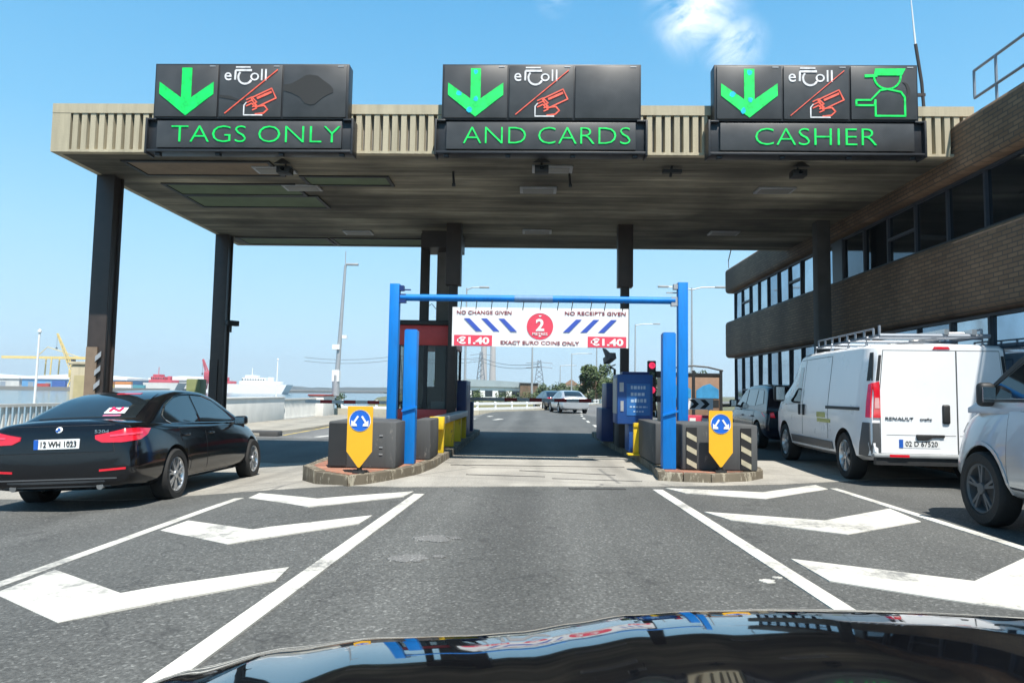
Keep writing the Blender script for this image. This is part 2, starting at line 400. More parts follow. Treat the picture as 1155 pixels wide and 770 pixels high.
# ------------------------------------------------------------------ mesh helpers
class MB:
    def __init__(s): s.v = []; s.f = []; s.m = []
    def add(s, vs, fs, mi=0):
        o = len(s.v); s.v += [tuple(p) for p in vs]
        for f in fs: s.f.append([i + o for i in f]); s.m.append(mi)
    def box(s, c, d, mi=0, rz=0.0, M=None):
        x, y, z = d[0] / 2, d[1] / 2, d[2] / 2
        vs = [Vector((i * x, j * y, k * z)) for i in (-1, 1) for j in (-1, 1) for k in (-1, 1)]
        m = M or Matrix.Rotation(rz, 3, 'Z')
        vs = [m @ v + Vector(c) for v in vs]
        s.add(vs, [(0, 1, 3, 2), (4, 6, 7, 5), (0, 4, 5, 1), (2, 3, 7, 6), (0, 2, 6, 4), (1, 5, 7, 3)], mi)
    def b2(s, a, b, mi=0):                       # box from two corners
        s.box([(p + q) / 2 for p, q in zip(a, b)], [abs(q - p) for p, q in zip(a, b)], mi)
    def tube(s, pts, r, n=8, mi=0, caps=True):
        pts = [Vector(p) for p in pts]
        rs = r if isinstance(r, (list, tuple)) else [r] * len(pts)
        rings = []
        for i, p in enumerate(pts):
            d = (pts[min(i + 1, len(pts) - 1)] - pts[max(i - 1, 0)]).normalized()
            u = d.cross(Vector((0, 0, 1)) if abs(d.z) < 0.9 else Vector((1, 0, 0))).normalized(); w = d.cross(u)
            rings.append([p + (u * cos(2 * pi * k / n) + w * sin(2 * pi * k / n)) * rs[i] for k in range(n)])
        vs = [q for g in rings for q in g]; fs = []
        for i in range(len(pts) - 1):
            for k in range(n):
                fs.append((i * n + k, i * n + (k + 1) % n, (i + 1) * n + (k + 1) % n, (i + 1) * n + k))
        if caps: fs += [tuple(range(n))[::-1], tuple((len(pts) - 1) * n + k for k in range(n))]
        s.add(vs, fs, mi)
    def lathe(s, prof, n=24, M=None, mi=0):      # profile of (radius, height) about local z
        vs = []; fs = []
        for r, h in prof:
            for k in range(n):
                p = Vector((r * cos(2 * pi * k / n), r * sin(2 * pi * k / n), h)); vs.append(M @ p if M else p)
        for i in range(len(prof) - 1):
            for k in range(n): fs.append((i * n + k, i * n + (k + 1) % n, (i + 1) * n + (k + 1) % n, (i + 1) * n + k))
        s.add(vs, fs, mi)
    def prism(s, poly, y0, y1, mi=0, axes='xz'):  # 2-D outline in x,z pushed from y0 to y1
        n = len(poly)
        def P(p, d):
            if axes == 'xz': return (p[0], d, p[1])
            if axes == 'yz': return (d, p[0], p[1])
            return (p[0], p[1], d)
        vs = [P(p, y0) for p in poly] + [P(p, y1) for p in poly]
        fs = [tuple(range(n)), tuple(range(2 * n - 1, n - 1, -1))] + [(i, i + n, (i + 1) % n + n, (i + 1) % n) for i in range(n)]
        s.add(vs, fs, mi)
    def strip(s, pts, w, y0, y1, mi=0):          # a flat stroke along an x,z polyline
        for i, (a, b) in enumerate(zip(pts, pts[1:])):
            a, b = Vector(a), Vector(b); d = (b - a).normalized(); n = Vector((-d.y, d.x)) * w / 2
            e = d * w * 0.3
            e0, y1i = e, y1 + 0.0006 * (i % 2)
            s.prism([a - e0 + n, b + e + n, b + e - n, a - e0 - n], y0, y1i, mi)
    def build(s, name, mats, parent=None, smooth=False, bevel=0.0, seg=2, loc=None, rz=None):
        me = bpy.data.meshes.new(name)
        me.from_pydata(s.v, [], s.f); 
        mats = mats if isinstance(mats, (list, tuple)) else [mats]
        for m in mats: me.materials.append(m)
        for p, mi in zip(me.polygons, s.m): p.material_index = mi
        bm = bmesh.new(); bm.from_mesh(me); bmesh.ops.recalc_face_normals(bm, faces=bm.faces)
        if bevel:
            bmesh.ops.remove_doubles(bm, verts=bm.verts, dist=1e-5)
            es = [e for e in bm.edges if len(e.link_faces) == 2 and e.calc_face_angle(0) > 0.5]
            bmesh.ops.bevel(bm, geom=es, offset=bevel, segments=seg, affect='EDGES', profile=0.5, clamp_overlap=True)
        bm.to_mesh(me); bm.free()
        if smooth or bevel: me.shade_smooth(); 
        o = bpy.data.objects.new(name, me); C.objects.link(o)
        if smooth or bevel:
            try: me.set_sharp_from_angle(angle=R(38))
            except Exception: pass
        if parent: o.parent = parent
        if loc: o.location = loc
        if rz is not None: o.rotation_euler = (0, 0, rz)
        return o

def tag(o, label=None, cat=None, group=None, kind=None):
    if label: o['label'] = label
    if cat: o['category'] = cat
    if group: o['group'] = group
    if kind: o['kind'] = kind
    return o
def thing(name, label, cat, loc=(0, 0, 0), rz=0.0, group=None):
    o = bpy.data.objects.new(name, None); C.objects.link(o)
    o.location = loc; o.rotation_euler = (0, 0, rz); o.empty_display_size = 0.2
    return tag(o, label, cat, group)
def part_empty(name, parent, loc=(0, 0, 0), rz=0.0):
    o = bpy.data.objects.new(name, None); C.objects.link(o); o.parent = parent
    o.location = loc; o.rotation_euler = (0, 0, rz); return o
def kids(o): return [c for c in bpy.data.objects if c.parent == o]
def copy_tree(o, parent=None):
    c = o.copy(); C.objects.link(c); c.parent = parent
    for ch in kids(o): copy_tree(ch, c)
    return c

def text_mb(mb, s, cx, cz, w, h, y0, y1, mi=0, bold=0.0):
    cu = bpy.data.curves.new('t', 'FONT'); cu.body = s; cu.resolution_u = 3; cu.offset = bold
    ob = bpy.data.objects.new('t', cu); C.objects.link(ob)
    dg = bpy.context.evaluated_depsgraph_get(); dg.update()
    me = bpy.data.meshes.new_from_object(ob.evaluated_get(dg))
    xs = [v.co.x for v in me.vertices]; ys = [v.co.y for v in me.vertices]
    x0, x1, z0, z1 = min(xs), max(xs), min(ys), max(ys)
    sx = w / (x1 - x0); sz = h / (z1 - z0)
    bm = bmesh.new(); bm.from_mesh(me); bmesh.ops.remove_doubles(bm, verts=bm.verts, dist=1e-6)
    def mapv(v, y): return (cx + (v.co.x - (x0 + x1) / 2) * sx, y, cz + (v.co.y - (z0 + z1) / 2) * sz)
    bm.verts.index_update()
    front = [mapv(v, y0) for v in bm.verts]; back = [mapv(v, y1) for v in bm.verts]; n = len(front)
    fs = [[v.index for v in f.verts] for f in bm.faces]
    fs += [(e.verts[0].index, e.verts[1].index, e.verts[1].index + n, e.verts[0].index + n) for e in bm.edges if len(e.link_faces) == 1]
    mb.add(front + back, fs, mi)
    bm.free(); bpy.data.objects.remove(ob); bpy.data.meshes.remove(me); bpy.data.curves.remove(cu)

def gz(x, y):                                     # the left lanes fall away gently to the river
    a = max(0.0, min(1.0, (-x - 2.6) / 1.6))
    return -0.075 * max(0.0, min(3.1, -x - 2.4)) - 0.018 * max(0.0, min(10.0, y - 8.2)) * a

def sheet(name, poly, z, m, kind='structure', follow=False, step=1.0):
    bm = bmesh.new(); vs = [bm.verts.new((x, y, 0)) for x, y in poly]; bm.faces.new(vs)
    if follow:
        xs = [p[0] for p in poly]; ys = [p[1] for p in poly]
        for lo, hi, ax in ((max(min(xs), -11), min(max(xs), -2), 0), (max(min(ys), 0), min(max(ys), 24), 1)):
            k = math.ceil(lo / step) * step
            while k < hi:
                no = (1, 0, 0) if ax == 0 else (0, 1, 0); co = (k, 0, 0) if ax == 0 else (0, k, 0)
                bmesh.ops.bisect_plane(bm, geom=bm.verts[:] + bm.edges[:] + bm.faces[:], plane_co=co, plane_no=no)
                k += step
    bmesh.ops.recalc_face_normals(bm, faces=bm.faces)
    for f in bm.faces:
        if f.normal.z < 0: f.normal_flip()
    for v in bm.verts: v.co.z = z + (gz(v.co.x, v.co.y) if follow else 0)
    if follow:                                    # a thin solid edge, so nothing shows under the sheet
        bd = [e for e in bm.edges if len(e.link_faces) == 1]
        dn = {}
        for e in bd:
            for v in e.verts:
                if v not in dn: dn[v] = bm.verts.new((v.co.x, v.co.y, v.co.z - .03))
        for e in bd: bm.faces.new((e.verts[0], e.verts[1], dn[e.verts[1]], dn[e.verts[0]]))
    me = bpy.data.meshes.new(name); bm.to_mesh(me); bm.free(); me.materials.append(m)
    o = bpy.data.objects.new(name, me); C.objects.link(o)
    return tag(o, kind=kind)

# ------------------------------------------------------------------ setting: water, land, roads
def water_mat():
    m, t, b = node_mat('river_water')
    b.inputs['Base Color'].default_value = (0.03, 0.075, 0.10, 1); b.inputs['Roughness'].default_value = 0.12
    n = tex(t, 'ShaderNodeTexNoise', 0.5, objvec(t, (1, 0.6, 1)), Detail=5.0)
    bumpn(t, b, n.outputs[0], 0.5, 0.25)
    return m
sheet('water', [(-4000, -200), (4000, -200), (4000, 4000), (-4000, 4000)], -2.6, water_mat())
land = [(-13.5, -40), (400, -40), (3900, 400), (3900, 3900), (-480, 3900), (-330, 1500), (-110, 620), (-44, 200), (-21, 90), (-14.5, 55), (-13.5, 45)]
mb = MB(); mb.prism(land, -4.0, -0.62, axes='xy'); tag(mb.build('ground', M_SOIL), kind='structure')
quay = [(-2600, 560), (-340, 560), (-300, 700), (-120, 2200), (-120, 2450), (-2600, 2450)]
mb = MB(); mb.prism(quay, -5.0, 0.3, axes='xy'); tag(mb.build('quay_ground', mat('quay_concrete', (0.2, 0.19, 0.17), 0.9, ns=0.02)), kind='structure')
# road: straight through the toll, then bending right behind the guard rail
road_poly = [(-12.95, -8), (8.2, -8), (8.2, 27), (9.5, 40), (14, 70), (30, 120), (70, 190), (110, 240), (100, 250), (58, 196),
             (18, 126), (5.2, 76), (1.4, 55), (-3.4, 45.5), (-7.0, 44.3), (-12.95, 45.5)]
o = sheet('road', road_poly, 0.0, M_ASPH, follow=True, step=0.5)
# deep sides so the edges of the road rest on the ground
apron = [(-12.5, 9.0), (-6.0, 9.3), (-3.69, 9.5), (-1.74, 9.36), (0, 9.7), (1.7, 9.9), (3.6, 10.45), (5.56, 11.4), (7.2, 11.9), (7.2, 14.35), (-2.5, 14.35), (-6, 15.6), (-12.5, 16.0)]
sheet('concrete_apron', apron, 0.004, M_CONC, follow=True, step=0.5)
sheet('drain_channel', [(-1.6, 14.3), (1.75, 14.3), (1.75, 14.48), (-1.6, 14.48)], 0.012, mat('drain_iron', (0.30, 0.29, 0.26), 0.7, ns=30, na=0.4))
sheet('far_road_surface', [(-12.9, 24.2), (7, 24.2), (8.2, 27), (9.5, 40), (14, 70), (30, 120), (70, 190), (58, 196), (18, 126), (5.2, 76), (1.4, 55), (-3.4, 45.5), (-7.0, 44.3), (-12.9, 45.5)], 0.005, M_ASPH_FAR, follow=True)
mb = MB(); mb.prism([(-12.9, 24.8), (-9.6, 24.8), (-9.2, 30), (-9.5, 36), (-11.0, 45.2), (-12.9, 45.4)], -0.7, -0.30, axes='xy'); tag(mb.build('pavement', M_PAVE, bevel=0.02), kind='structure')
mb = MB(); mb.box((-9.5, 25.1, -0.33), (1.1, 0.5, 0.22)); tag(mb.build('kerb', mat('dark_kerb', (0.06, 0.06, 0.06), 0.8, ns=5), bevel=0.03), kind='structure')

def line(name, a, b, w, z=0.0035, m=M_PAINT):
    a, b = Vector(a), Vector(b); d = (b - a).normalized(); n = Vector((-d.y, d.x)) * w / 2
    return sheet(name, [a + n, b + n, b - n, a - n], z, m, follow=True)
def painted(name, poly, m=M_PAINT): return sheet(name, poly, 0.0035, m, follow=True, step=0.5)
line('lane_line', (-1.60, 2.2), (-1.375, 8.76), 0.13)
line('lane_line', (1.90, 3.4), (1.675, 9.6), 0.13)
line('lane_line', (-3.55, 3.2), (-3.6, 8.75), 0.12)
line('lane_line', (4.20, 4.5), (4.19, 10.1), 0.11)
painted('chevron_marking', [(-3.41, 4.52), (-2.51, 3.8), (-1.67, 4.71), (-1.70, 5.06), (-2.5, 4.36), (-3.44, 5.14)])
painted('chevron_marking', [(-3.45, 6.62), (-2.45, 5.76), (-1.62, 6.76), (-1.60, 7.2), (-2.49, 6.39), (-3.44, 7.13)])
painted('chevron_marking', [(-3.47, 8.72), (-2.39, 7.64), (-1.52, 8.52), (-1.48, 8.97), (-2.47, 8.25), (-3.52, 9.2)])
painted('chevron_marking', [(2.02, 5.68), (2.05, 5.03), (2.73, 4.57), (3.12, 4.36), (4.10, 5.35), (4.08, 6.02), (3.08, 5.12)])
painted('chevron_marking', [(1.87, 7.86), (2.02, 7.37), (2.92, 6.74), (4.0, 7.52), (4.1, 8.36), (3.0, 7.46)])
painted('chevron_marking', [(1.81, 9.78), (1.98, 9.29), (2.88, 8.95), (4.08, 10.02), (4.08, 10.45), (3.04, 9.55)])
for k in range(9):
    y = 27.5 + k * 4.2
    x = 2.45 + (0.002 * (y - 27) ** 2)
    line('dash_marking', (x, y), (x + 0.05, y + 1.6), 0.13, 0.010)
line('kerb_line', (-9.0, 25.6), (-9.3, 38), 0.10, 0.010, M_PAINTY)
for a, b in (((-4.1, 31), (-2.2, 38)), ((-3.0, 29.5), (-1.5, 34)), ((-7.6, 25), (-6.4, 29.5))):
    line('arrow_marking', a, b, 0.25, 0.010)
mb = MB(); mb.prism([(-13.0, 45.8), (-7.0, 44.6), (-3.5, 45.8), (1.2, 55.3), (5.0, 76), (18, 126), (8, 140), (-12, 120), (-19, 90), (-13.6, 56)], -0.62, -0.12, axes='xy')
tag(mb.build('grass_verge', M_GRASS), kind='structure')
mb = MB()
vp = [(-12.9, 45.6), (-7.0, 44.4), (-3.45, 45.6), (1.3, 55.1), (5.1, 76), (17.9, 126)]
for a, b in zip(vp, vp[1:]):
    d = Vector((b[0] - a[0], b[1] - a[1])); l = d.length
    mb.box(((a[0] + b[0]) / 2, (a[1] + b[1]) / 2, -0.25), (l, 0.16, 0.7), rz=math.atan2(d.y, d.x))
tag(mb.build('kerb', mat('pale_kerb', (0.45, 0.41, 0.32), 0.85, ns=3)), kind='structure')

def scuff(x, y, r, seed, m):
    q = random.Random(seed); n = 40; f = [(q.uniform(.06, .26) / k ** .6, k, q.uniform(0, 6.3)) for k in (2, 3, 5, 7, 9, 13)]
    pts = []
    for k in range(n):
        a = 2 * pi * k / n; rr = r * (.85 + sum(w * sin(j * a + ph) for w, j, ph in f) + q.uniform(-.06, .06))
        pts.append((x + rr * cos(a) * 1.25, y + rr * sin(a)))
    return sheet('road_scuff', pts, 0.0015, m, follow=True, step=0.5)
M_SCUFF = asphalt('pale_road_scuff', 0.095, 0.15, (1.0, 1.0, 0.97))
scuff(-.84, 6.15, .15, 3, M_SCUFF); scuff(-.92, 5.42, .14, 8, M_SCUFF); scuff(1.62, 5.0, .05, 5, M_PAINT); scuff(1.72, 5.1, .03, 9, M_PAINT); scuff(-.66, 6.2, .06, 11, M_SCUFF); scuff(-.7, 5.5, .05, 21, M_SCUFF)
M_PATCH = asphalt('dark_road_patch', 0.036, 0.058, (1.0, 1.0, 0.97))
line('road_patch', (.5, 9.55), (1.25, 9.62), .10, 0.0045, M_PATCH)
for a, b in (((-.2, 11.6), (1.3, 11.2)), ((.3, 10.6), (1.6, 10.45)), ((-1.4, 12.3), (1.6, 12.45)), ((-1.0, 10.9), (.2, 10.8))): line('apron_joint', a, b, .022, .007, M_PATCH)
# ------------------------------------------------------------------ toll canopy
CX0, CX1, CY0, CY1, CZ0, CZ1 = -8.58, 7.45, 12.02, 20.0, 5.37, 6.24
cano = thing('toll_canopy', 'flat concrete canopy with ribbed cream fascia spanning the toll lanes on dark columns', 'canopy', (0, 12, 0))
def L(p): return (p[0], p[1] - 12, p[2])
mb = MB(); mb.b2(L((CX0 + .1, CY0 + .1, CZ0 + .06)), L((CX1, CY1 - .1, CZ1 - .06))); mb.build('roof_slab', M_GREYCOL, cano)
mb = MB()
mb.b2(L((CX0 + .01, CY0 + .105, CZ0 + .02)), L((CX1 - .01, CY0 + .125, CZ1 - .005)))
mb.b2(L((CX0, CY0 - .02, CZ1 - .17)), L((CX1, CY0 + .3, CZ1)))                         # coping
mb.b2(L((CX0, CY0 - .015, CZ0)), L((CX0 + .33, CY0 + .12, CZ1 - .172)))                # plain corner
mb.b2(L((CX0 + .33, CY0 - .01, CZ0)), L((CX1, CY0 + .12, CZ0 + .045)))
mb.b2(L((CX0, CY0 + .12, CZ0)), L((CX0 + .12, CY1, CZ1)))                              # left face
mb.b2(L((CX0 + .12, CY1 - .12, CZ0)), L((CX1, CY1, CZ1)))                              # rear face
x = CX0 + .36
while x < CX1 - .1:
    mb.prism([(x, CY0 + .105 - 12), (x + .010, CY0 - 12 - .005), (x + .104, CY0 - 12 - .005), (x + .114, CY0 + .105 - 12)], CZ0 + .045, CZ1 - .172, axes='xy')
    x += .158
mb.build('fascia', M_CREAM, cano)
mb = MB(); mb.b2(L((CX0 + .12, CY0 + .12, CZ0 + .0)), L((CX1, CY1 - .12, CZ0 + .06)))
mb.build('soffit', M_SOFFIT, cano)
def sof_panel(x0, x1, y0, y1, m):
    p = MB(); p.b2(L((x0, y0, CZ0 - .012)), L((x1, y1, CZ0 - .002))); pan = p.build('soffit_panel', m, cano)
    f = MB(); w = .07
    for a, b in (((x0 - w, y0 - w), (x1 + w, y0)), ((x0 - w, y1), (x1 + w, y1 + w)), ((x0 - w, y0), (x0, y1)), ((x1, y0), (x1 + w, y1))):
        f.b2(L((a[0], a[1], CZ0 - .03)), L((b[0], b[1], CZ0 - .0)))
    f.build('panel_frame', M_PLASTIC, pan)
sof_panel(-7.5, -4.9, 12.5, 13.25, M_SOFPANELB)
sof_panel(-7.5, -4.9, 13.9, 14.6, M_SOFPANEL)
sof_panel(-7.5, -4.7, 14.75, 15.6, M_SOFPANEL)
sof_panel(-4.5, -2.9, 13.35, 13.85, M_SOFPANEL)
sof_panel(-8.1, -5.7, 18.9, 19.7, M_SOFPANEL)
sof_panel(-5.5, -3.1, 18.9, 19.7, M_SOFPANEL)
M_TUBE = mat('lamp_diffuser', (0.22, 0.22, 0.2), 0.5, ns=6, na=0.1)
for (x, y) in ((-4.75, 14.05), (.05, 14.1), (4.75, 14.0), (-4.6, 18.1), (.05, 17.8), (4.75, 17.8), (.3, 12.75), (-4.9, 12.9)):
    p = MB(); p.box(L((x, y, CZ0 - .022)), (.74, .40, .04)); a = p.build('soffit_light', M_GALV, cano, bevel=.01)
    p = MB(); p.box(L((x, y, CZ0 - .046)), (.62, .28, .012)); p.build('diffuser', M_TUBE, a)
def column(x, y, w, d, m, z0=-.5, z1=CZ0, flange=True):
    p = MB()
    if flange:
        t = .05
        p.b2(L((x - w / 2, y - d / 2, z0)), L((x + w / 2, y - d / 2 + t, z1))); p.b2(L((x - w / 2, y + d / 2 - t, z0)), L((x + w / 2, y + d / 2, z1)))
        p.b2(L((x - w / 2 + .04, y - d / 2 + t, z0)), L((x + w / 2 - .04, y + d / 2 - t, z1)))
    else: p.b2(L((x - w / 2, y - d / 2, z0)), L((x + w / 2, y + d / 2, z1)))
    return p.build('column', m, cano, bevel=.012)
for (x, y) in ((-8.39, 13.5), (-8.39, 18.7)):
    c = column(x, y, .36, .34, M_DARKSTEEL)
    p = MB(); p.b2(L((x - .165, y - .175, -.3)), L((x + .05, y - .205, 2.0))); p.build('cover_plate', mat('tan_plate', (.20, .145, .10), .7, ns=4, na=.3) if y < 15 else M_DARKSTEEL, c)
p = MB()
for k in range(7):
    z = .1 + k * .27
    p.prism([(-8.36, z), (-8.25, z + .10), (-8.25, z + .2), (-8.36, z + .1)], 1.28, 1.294)
p.build('hazard_stripes', M_GALV, cano)
column(-2.42, 18.75, .34, .34, M_GREYCOL, flange=False)
column(-2.86, 18.3, .22, .22, M_DARKSTEEL)
for x in (-1.98, 2.20):
    c = column(x, 17.2, .2, .2, M_DARKSTEEL, z0=.12)
    p = MB(); p.b2(L((x - .18, 17.03, 3.85)), L((x + .18, 17.37, CZ0))); p.build('column_casing', M_DARKSTEEL, c, bevel=.01)
column(6.70, 16.6, .30, .30, mat('dark_concrete', (0.075, 0.07, 0.065), .8, ns=3, na=.3, bump=.2), flange=False)
p = MB(); p.b2(L((-2.9, 17.9, 4.95)), L((-1.9, 18.95, CZ0 - .001))); p.build('column_head', M_DARKSTEEL, cano)

# overhead cameras hung from the canopy
def hung_camera(x, y, label):
    t = thing('overhead_camera', label, 'camera', (x, y, CZ0), group='cameras hung under the canopy edge'); t.scale = (.72, .72, .72)
    p = MB(); p.tube([(0, 0, 0), (0, 0, -.16)], .025); p.box((0, 0, -.006), (.14, .14, .012)); p.build('bracket', M_PLASTIC, t)
    p = MB(); p.box((0, -.03, -.24), (.34, .3, .16)); p.prism([(-.22, -.12), (.22, -.12), (.0, .02)], -.26, -.2); p.build('housing', M_PLASTIC, t, bevel=.01)
    p = MB(); p.lathe([(.0, 0), (.045, 0), (.05, .03)], 12, Matrix.Translation((0, -.2, -.24)) @ Matrix.Rotation(R(90), 4, 'X')); p.build('lens', M_GLASS, t)
hung_camera(-4.55, 12.5, 'dark overhead camera under the tags only lane sign')
hung_camera(.1, 12.35, 'dark overhead camera under the middle lane sign')
hung_camera(4.65, 12.5, 'dark overhead camera under the cashier lane sign')
for x, l in ((-1.55, 'thin dark rod hanging from the soffit left of the middle lane'), (.62, 'thin dark rod hanging from the soffit near the middle of the canopy')):
    t = thing('hanging_sensor', l, 'sensor', (x, 13.0, CZ0))
    p = MB(); p.tube([(0, 0, 0), (.02, -.05, -.26)], .022); p.build('rod', M_PLASTIC, t)
    p = MB(); p.box((.02, -.05, -.27), (.06, .06, .05)); p.build('sensor_head', M_PLASTIC, t)
t = thing('hanging_sensor', 'dark bar on a short stem hanging from the soffit between middle and cashier signs', 'sensor', (2.45, 12.6, CZ0))
p = MB(); p.tube([(0, 0, 0), (-.03, 0, -.2)], .025); p.build('rod', M_PLASTIC, t)
p = MB(); p.box((0, 0, -.1), (.34, .1, .06)); p.build('sensor_head', M_PLASTIC, t)

# ------------------------------------------------------------------ lane signs
def arc(cx, cz, r, a0, a1, n=12, sx=1.0): return [(cx + r * sx * cos(R(a0 + (a1 - a0) * k / n)), cz + r * sin(R(a0 + (a1 - a0) * k / n))) for k in range(n + 1)]
def lane_sign(cx, label, words, tw, tcx, variant):
    t = thing('lane_sign', label, 'lane sign', (cx, 12.0, 5.29), group='lit lane signs along the canopy edge')
    F = -.30
    p = MB()
    p.b2((-1.69, -.27, .575), (1.69, -.015, 1.55)); p.b2((-1.78, -.24, .03), (1.78, -.015, .565))
    p.b2((-1.80, -.30, -.01), (1.80, -.02, .03)); p.b2((-1.80, -.30, .545), (-1.62, -.24, .575)); p.b2((1.62, -.30, .545), (1.80, -.24, .575))
    for s in (-1, 1): p.b2((s * 1.80, -.31, -.04), (s * 1.765, -.02, .58))
    for x in (-1.6, -.55, .55, 1.6): p.b2((x - .04, -.25, -.06), (x + .04, -.16, -.01))
    p.build('casing', M_SIGNBLACK, t, bevel=.006)
    for k in range(3):
        x0 = -1.655 + k * 1.115
        p = MB(); p.b2((x0, F, .60), (x0 + 1.08, -.272, 1.515)); a = p.build('display_panel', M_LEDFACE, t, bevel=.008)
        p = MB(); p.b2((x0 + .93, F - .006, 1.485), (x0 + 1.03, F + .003, 1.50)); p.build('maker_strip', M_GALV, a)
        ccx = x0 + .54
        if k == 0:
            p = MB(); w = .085
            p.prism([(ccx - w, 1.46), (ccx + w, 1.46), (ccx + w, .93), (ccx + .47, 1.21), (ccx + .47, 1.0), (ccx, .62), (ccx - .47, 1.0), (ccx - .47, 1.21), (ccx - w, .93)], F - .012, F + .004)
            p.build('green_arrow', M_GREEN, a)
            if variant != 'tags':
                p = MB()
                for (px_, pz_) in ((.0, 1.40), (-.28, 1.02), (.01, .92), (-.1, .74)):
                    pts = [(ccx + px_ + .055 * cos(j * 1.05 + .3) * rnd.uniform(.6, 1.1), pz_ + .06 * sin(j * 1.05 + .3) * rnd.uniform(.6, 1.1)) for j in range(6)]
                    p.prism(pts, F - .016, F + .002)
                p.build('faulty_leds', M_CYAN, a)
        if k == 1:
            p = MB()
            text_mb(p, 'e', ccx - .40, 1.31, .12, .14, F - .01, F + .002, 0, .0)
            text_mb(p, 'oll', ccx + .13, 1.34, .28, .20, F - .01, F + .002, 0, -.005)
            p.strip([(ccx - .26, 1.42), (ccx + .0, 1.42)], .035, F - .012, F); p.strip([(ccx - .26, 1.475), (ccx - .02, 1.475)], .02, F - .0125, F)
            p.strip([(ccx - .27, 1.41), (ccx - .275, 1.26)], .03, F - .009, F)
            p.strip(arc(ccx - .10, 1.30, .12, 140, 330), .03, F - .011, F)
            p.build('scheme_logo', M_WHITELED, a)
            p = MB()
            p.strip([(ccx - .43, .66), (ccx + .46, 1.43)], .012, F - .014, F)
            q = [(ccx + .02, .93), (ccx + .37, 1.10), (ccx + .45, .93), (ccx + .12, .77), (ccx + .02, .93)]; p.strip(q, .018, F - .013, F)
            p.strip([(ccx + .13, .93), (ccx + .36, 1.035)], .035, F - .0135, F)
            for zz in (.0, .055, .11): p.strip([(ccx - .06, .90 - zz), (ccx + .03, .945 - zz), (ccx + .12, .86 - zz), (ccx + .05, .83 - zz)], .018, F - .0105, F)
            p.strip([(ccx + .12, .78), (ccx + .25, .80), (ccx + .31, .73), (ccx + .24, .665), (ccx + .10, .65)], .022, F - .0095, F)
            p.build('card_pictogram', M_RED, a)
            p = MB(); p.strip([(ccx - .06, .85), (ccx - .10, .80), (ccx - .10, .63), (ccx + .22, .63)], .016, F - .0125, F); p.build('sleeve_outline', M_WHITELED, a)
            if variant == 'tags':
                p = MB(); p.prism([(x0 + .005, .985), (x0 + .2, .965), (x0 + .45, .865), (x0 + .5, .84), (x0 + .46, .82), (x0 + .25, .90), (x0 + .005, .94)], F - .007, F + .002)
                p.build('dead_patch', M_LEDDARK, a)
        if k == 2 and variant == 'tags':
            pts = [(0.0, 1.17), (.12, 1.185), (.24, 1.25), (.36, 1.33), (.44, 1.345), (.58, 1.325), (.66, 1.26), (.80, 1.16), (.85, 1.10), (.85, 1.03), (.78, 1.0), (.66, .93), (.55, .83), (.47, .81), (.37, .84), (.28, .95), (.14, 1.02), (0.0, 1.06)]
            p = MB(); p.prism([(x0 + .005 + a_, z_) for a_, z_ in pts], F - .007, F + .002); p.build('dead_patch', M_LEDDARK, a)
        if k == 2 and variant == 'cashier':
            p = MB()
            p.prism([(ccx - .14, 1.47), (ccx + .36, 1.47), (ccx + .30, 1.355), (ccx - .16, 1.355)], F - .012, F + .002)
            p.strip([(ccx - .30, 1.345), (ccx - .12, 1.35)], .045, F - .013, F)
            p.strip(arc(ccx + .06, 1.34, .22, 180, 360), .028, F - .011, F)
            p.strip([(ccx + .06, 1.12), (ccx - .06, 1.10), (ccx - .22, .93), (ccx - .46, .93), (ccx - .46, .84), (ccx - .16, .84), (ccx - .145, .93)], .028, F - .0115, F)
            p.strip([(ccx - .145, .93), (ccx - .145, .66), (ccx + .34, .66), (ccx + .34, .98), (ccx + .28, 1.07), (ccx + .06, 1.12)], .028, F - .0105, F)
            p.build('cashier_pictogram', M_GREEN, a)
            p = MB(); p.prism(arc(ccx + .33, 1.07, .17, 75, -75, 10, .6) + arc(ccx + .28, 1.07, .17, -75, 75, 10, .6), F - .007, F + .002); 
            p.build('dead_patch', M_LEDDARK, a)
    p = MB(); p.b2((-1.6, -.295, .06), (1.6, -.242, .53)); a = p.build('message_panel', M_LEDFACE, t, bevel=.008)
    p = MB(); text_mb(p, words, tcx, .30, tw, .285, -.308, -.29, 0, -.02); p.build('message_text', M_GREEN, a)
lane_sign(-4.92, 'three panel lane sign reading TAGS ONLY with a dark patch on its third panel', 'TAGS ONLY', 2.92, .12, 'tags')
lane_sign(.07, 'three panel lane sign reading AND CARDS with an empty third panel', 'AND CARDS', 2.82, .10, 'cards')
lane_sign(4.68, 'three panel lane sign reading CASHIER with a capped figure in outline', 'CASHIER', 2.0, -.02, 'cashier')

# antenna behind the cashier sign
t = thing('antenna', 'thin dark antenna mast beside the cashier sign on the canopy edge', 'antenna', (6.72, 12.3, CZ1))
p = MB(); p.tube([(.06, 0, 0), (.03, 0, .55), (-.06, 0, 1.25)], .028); p.box((.06, 0, .03), (.12, .12, .06)); p.build('mast', M_DARKSTEEL, t)
p = MB(); p.tube([(-.06, 0, 1.2), (-.12, 0, 2.1)], [.018, .008]); p.build('whip', M_WHITE, t)
p = MB(); p.tube([(-.13, 0, .28), (-.13, 0, .80)], .022); p.lathe([(.0, .86), (.06, .84), (.075, .80), (.0, .79)], 12, Matrix.Translation((-.13, 0, 0))); p.box((-.04, 0, .33), (.24, .05, .05)); p.build('side_aerial', M_DARKSTEEL, t)

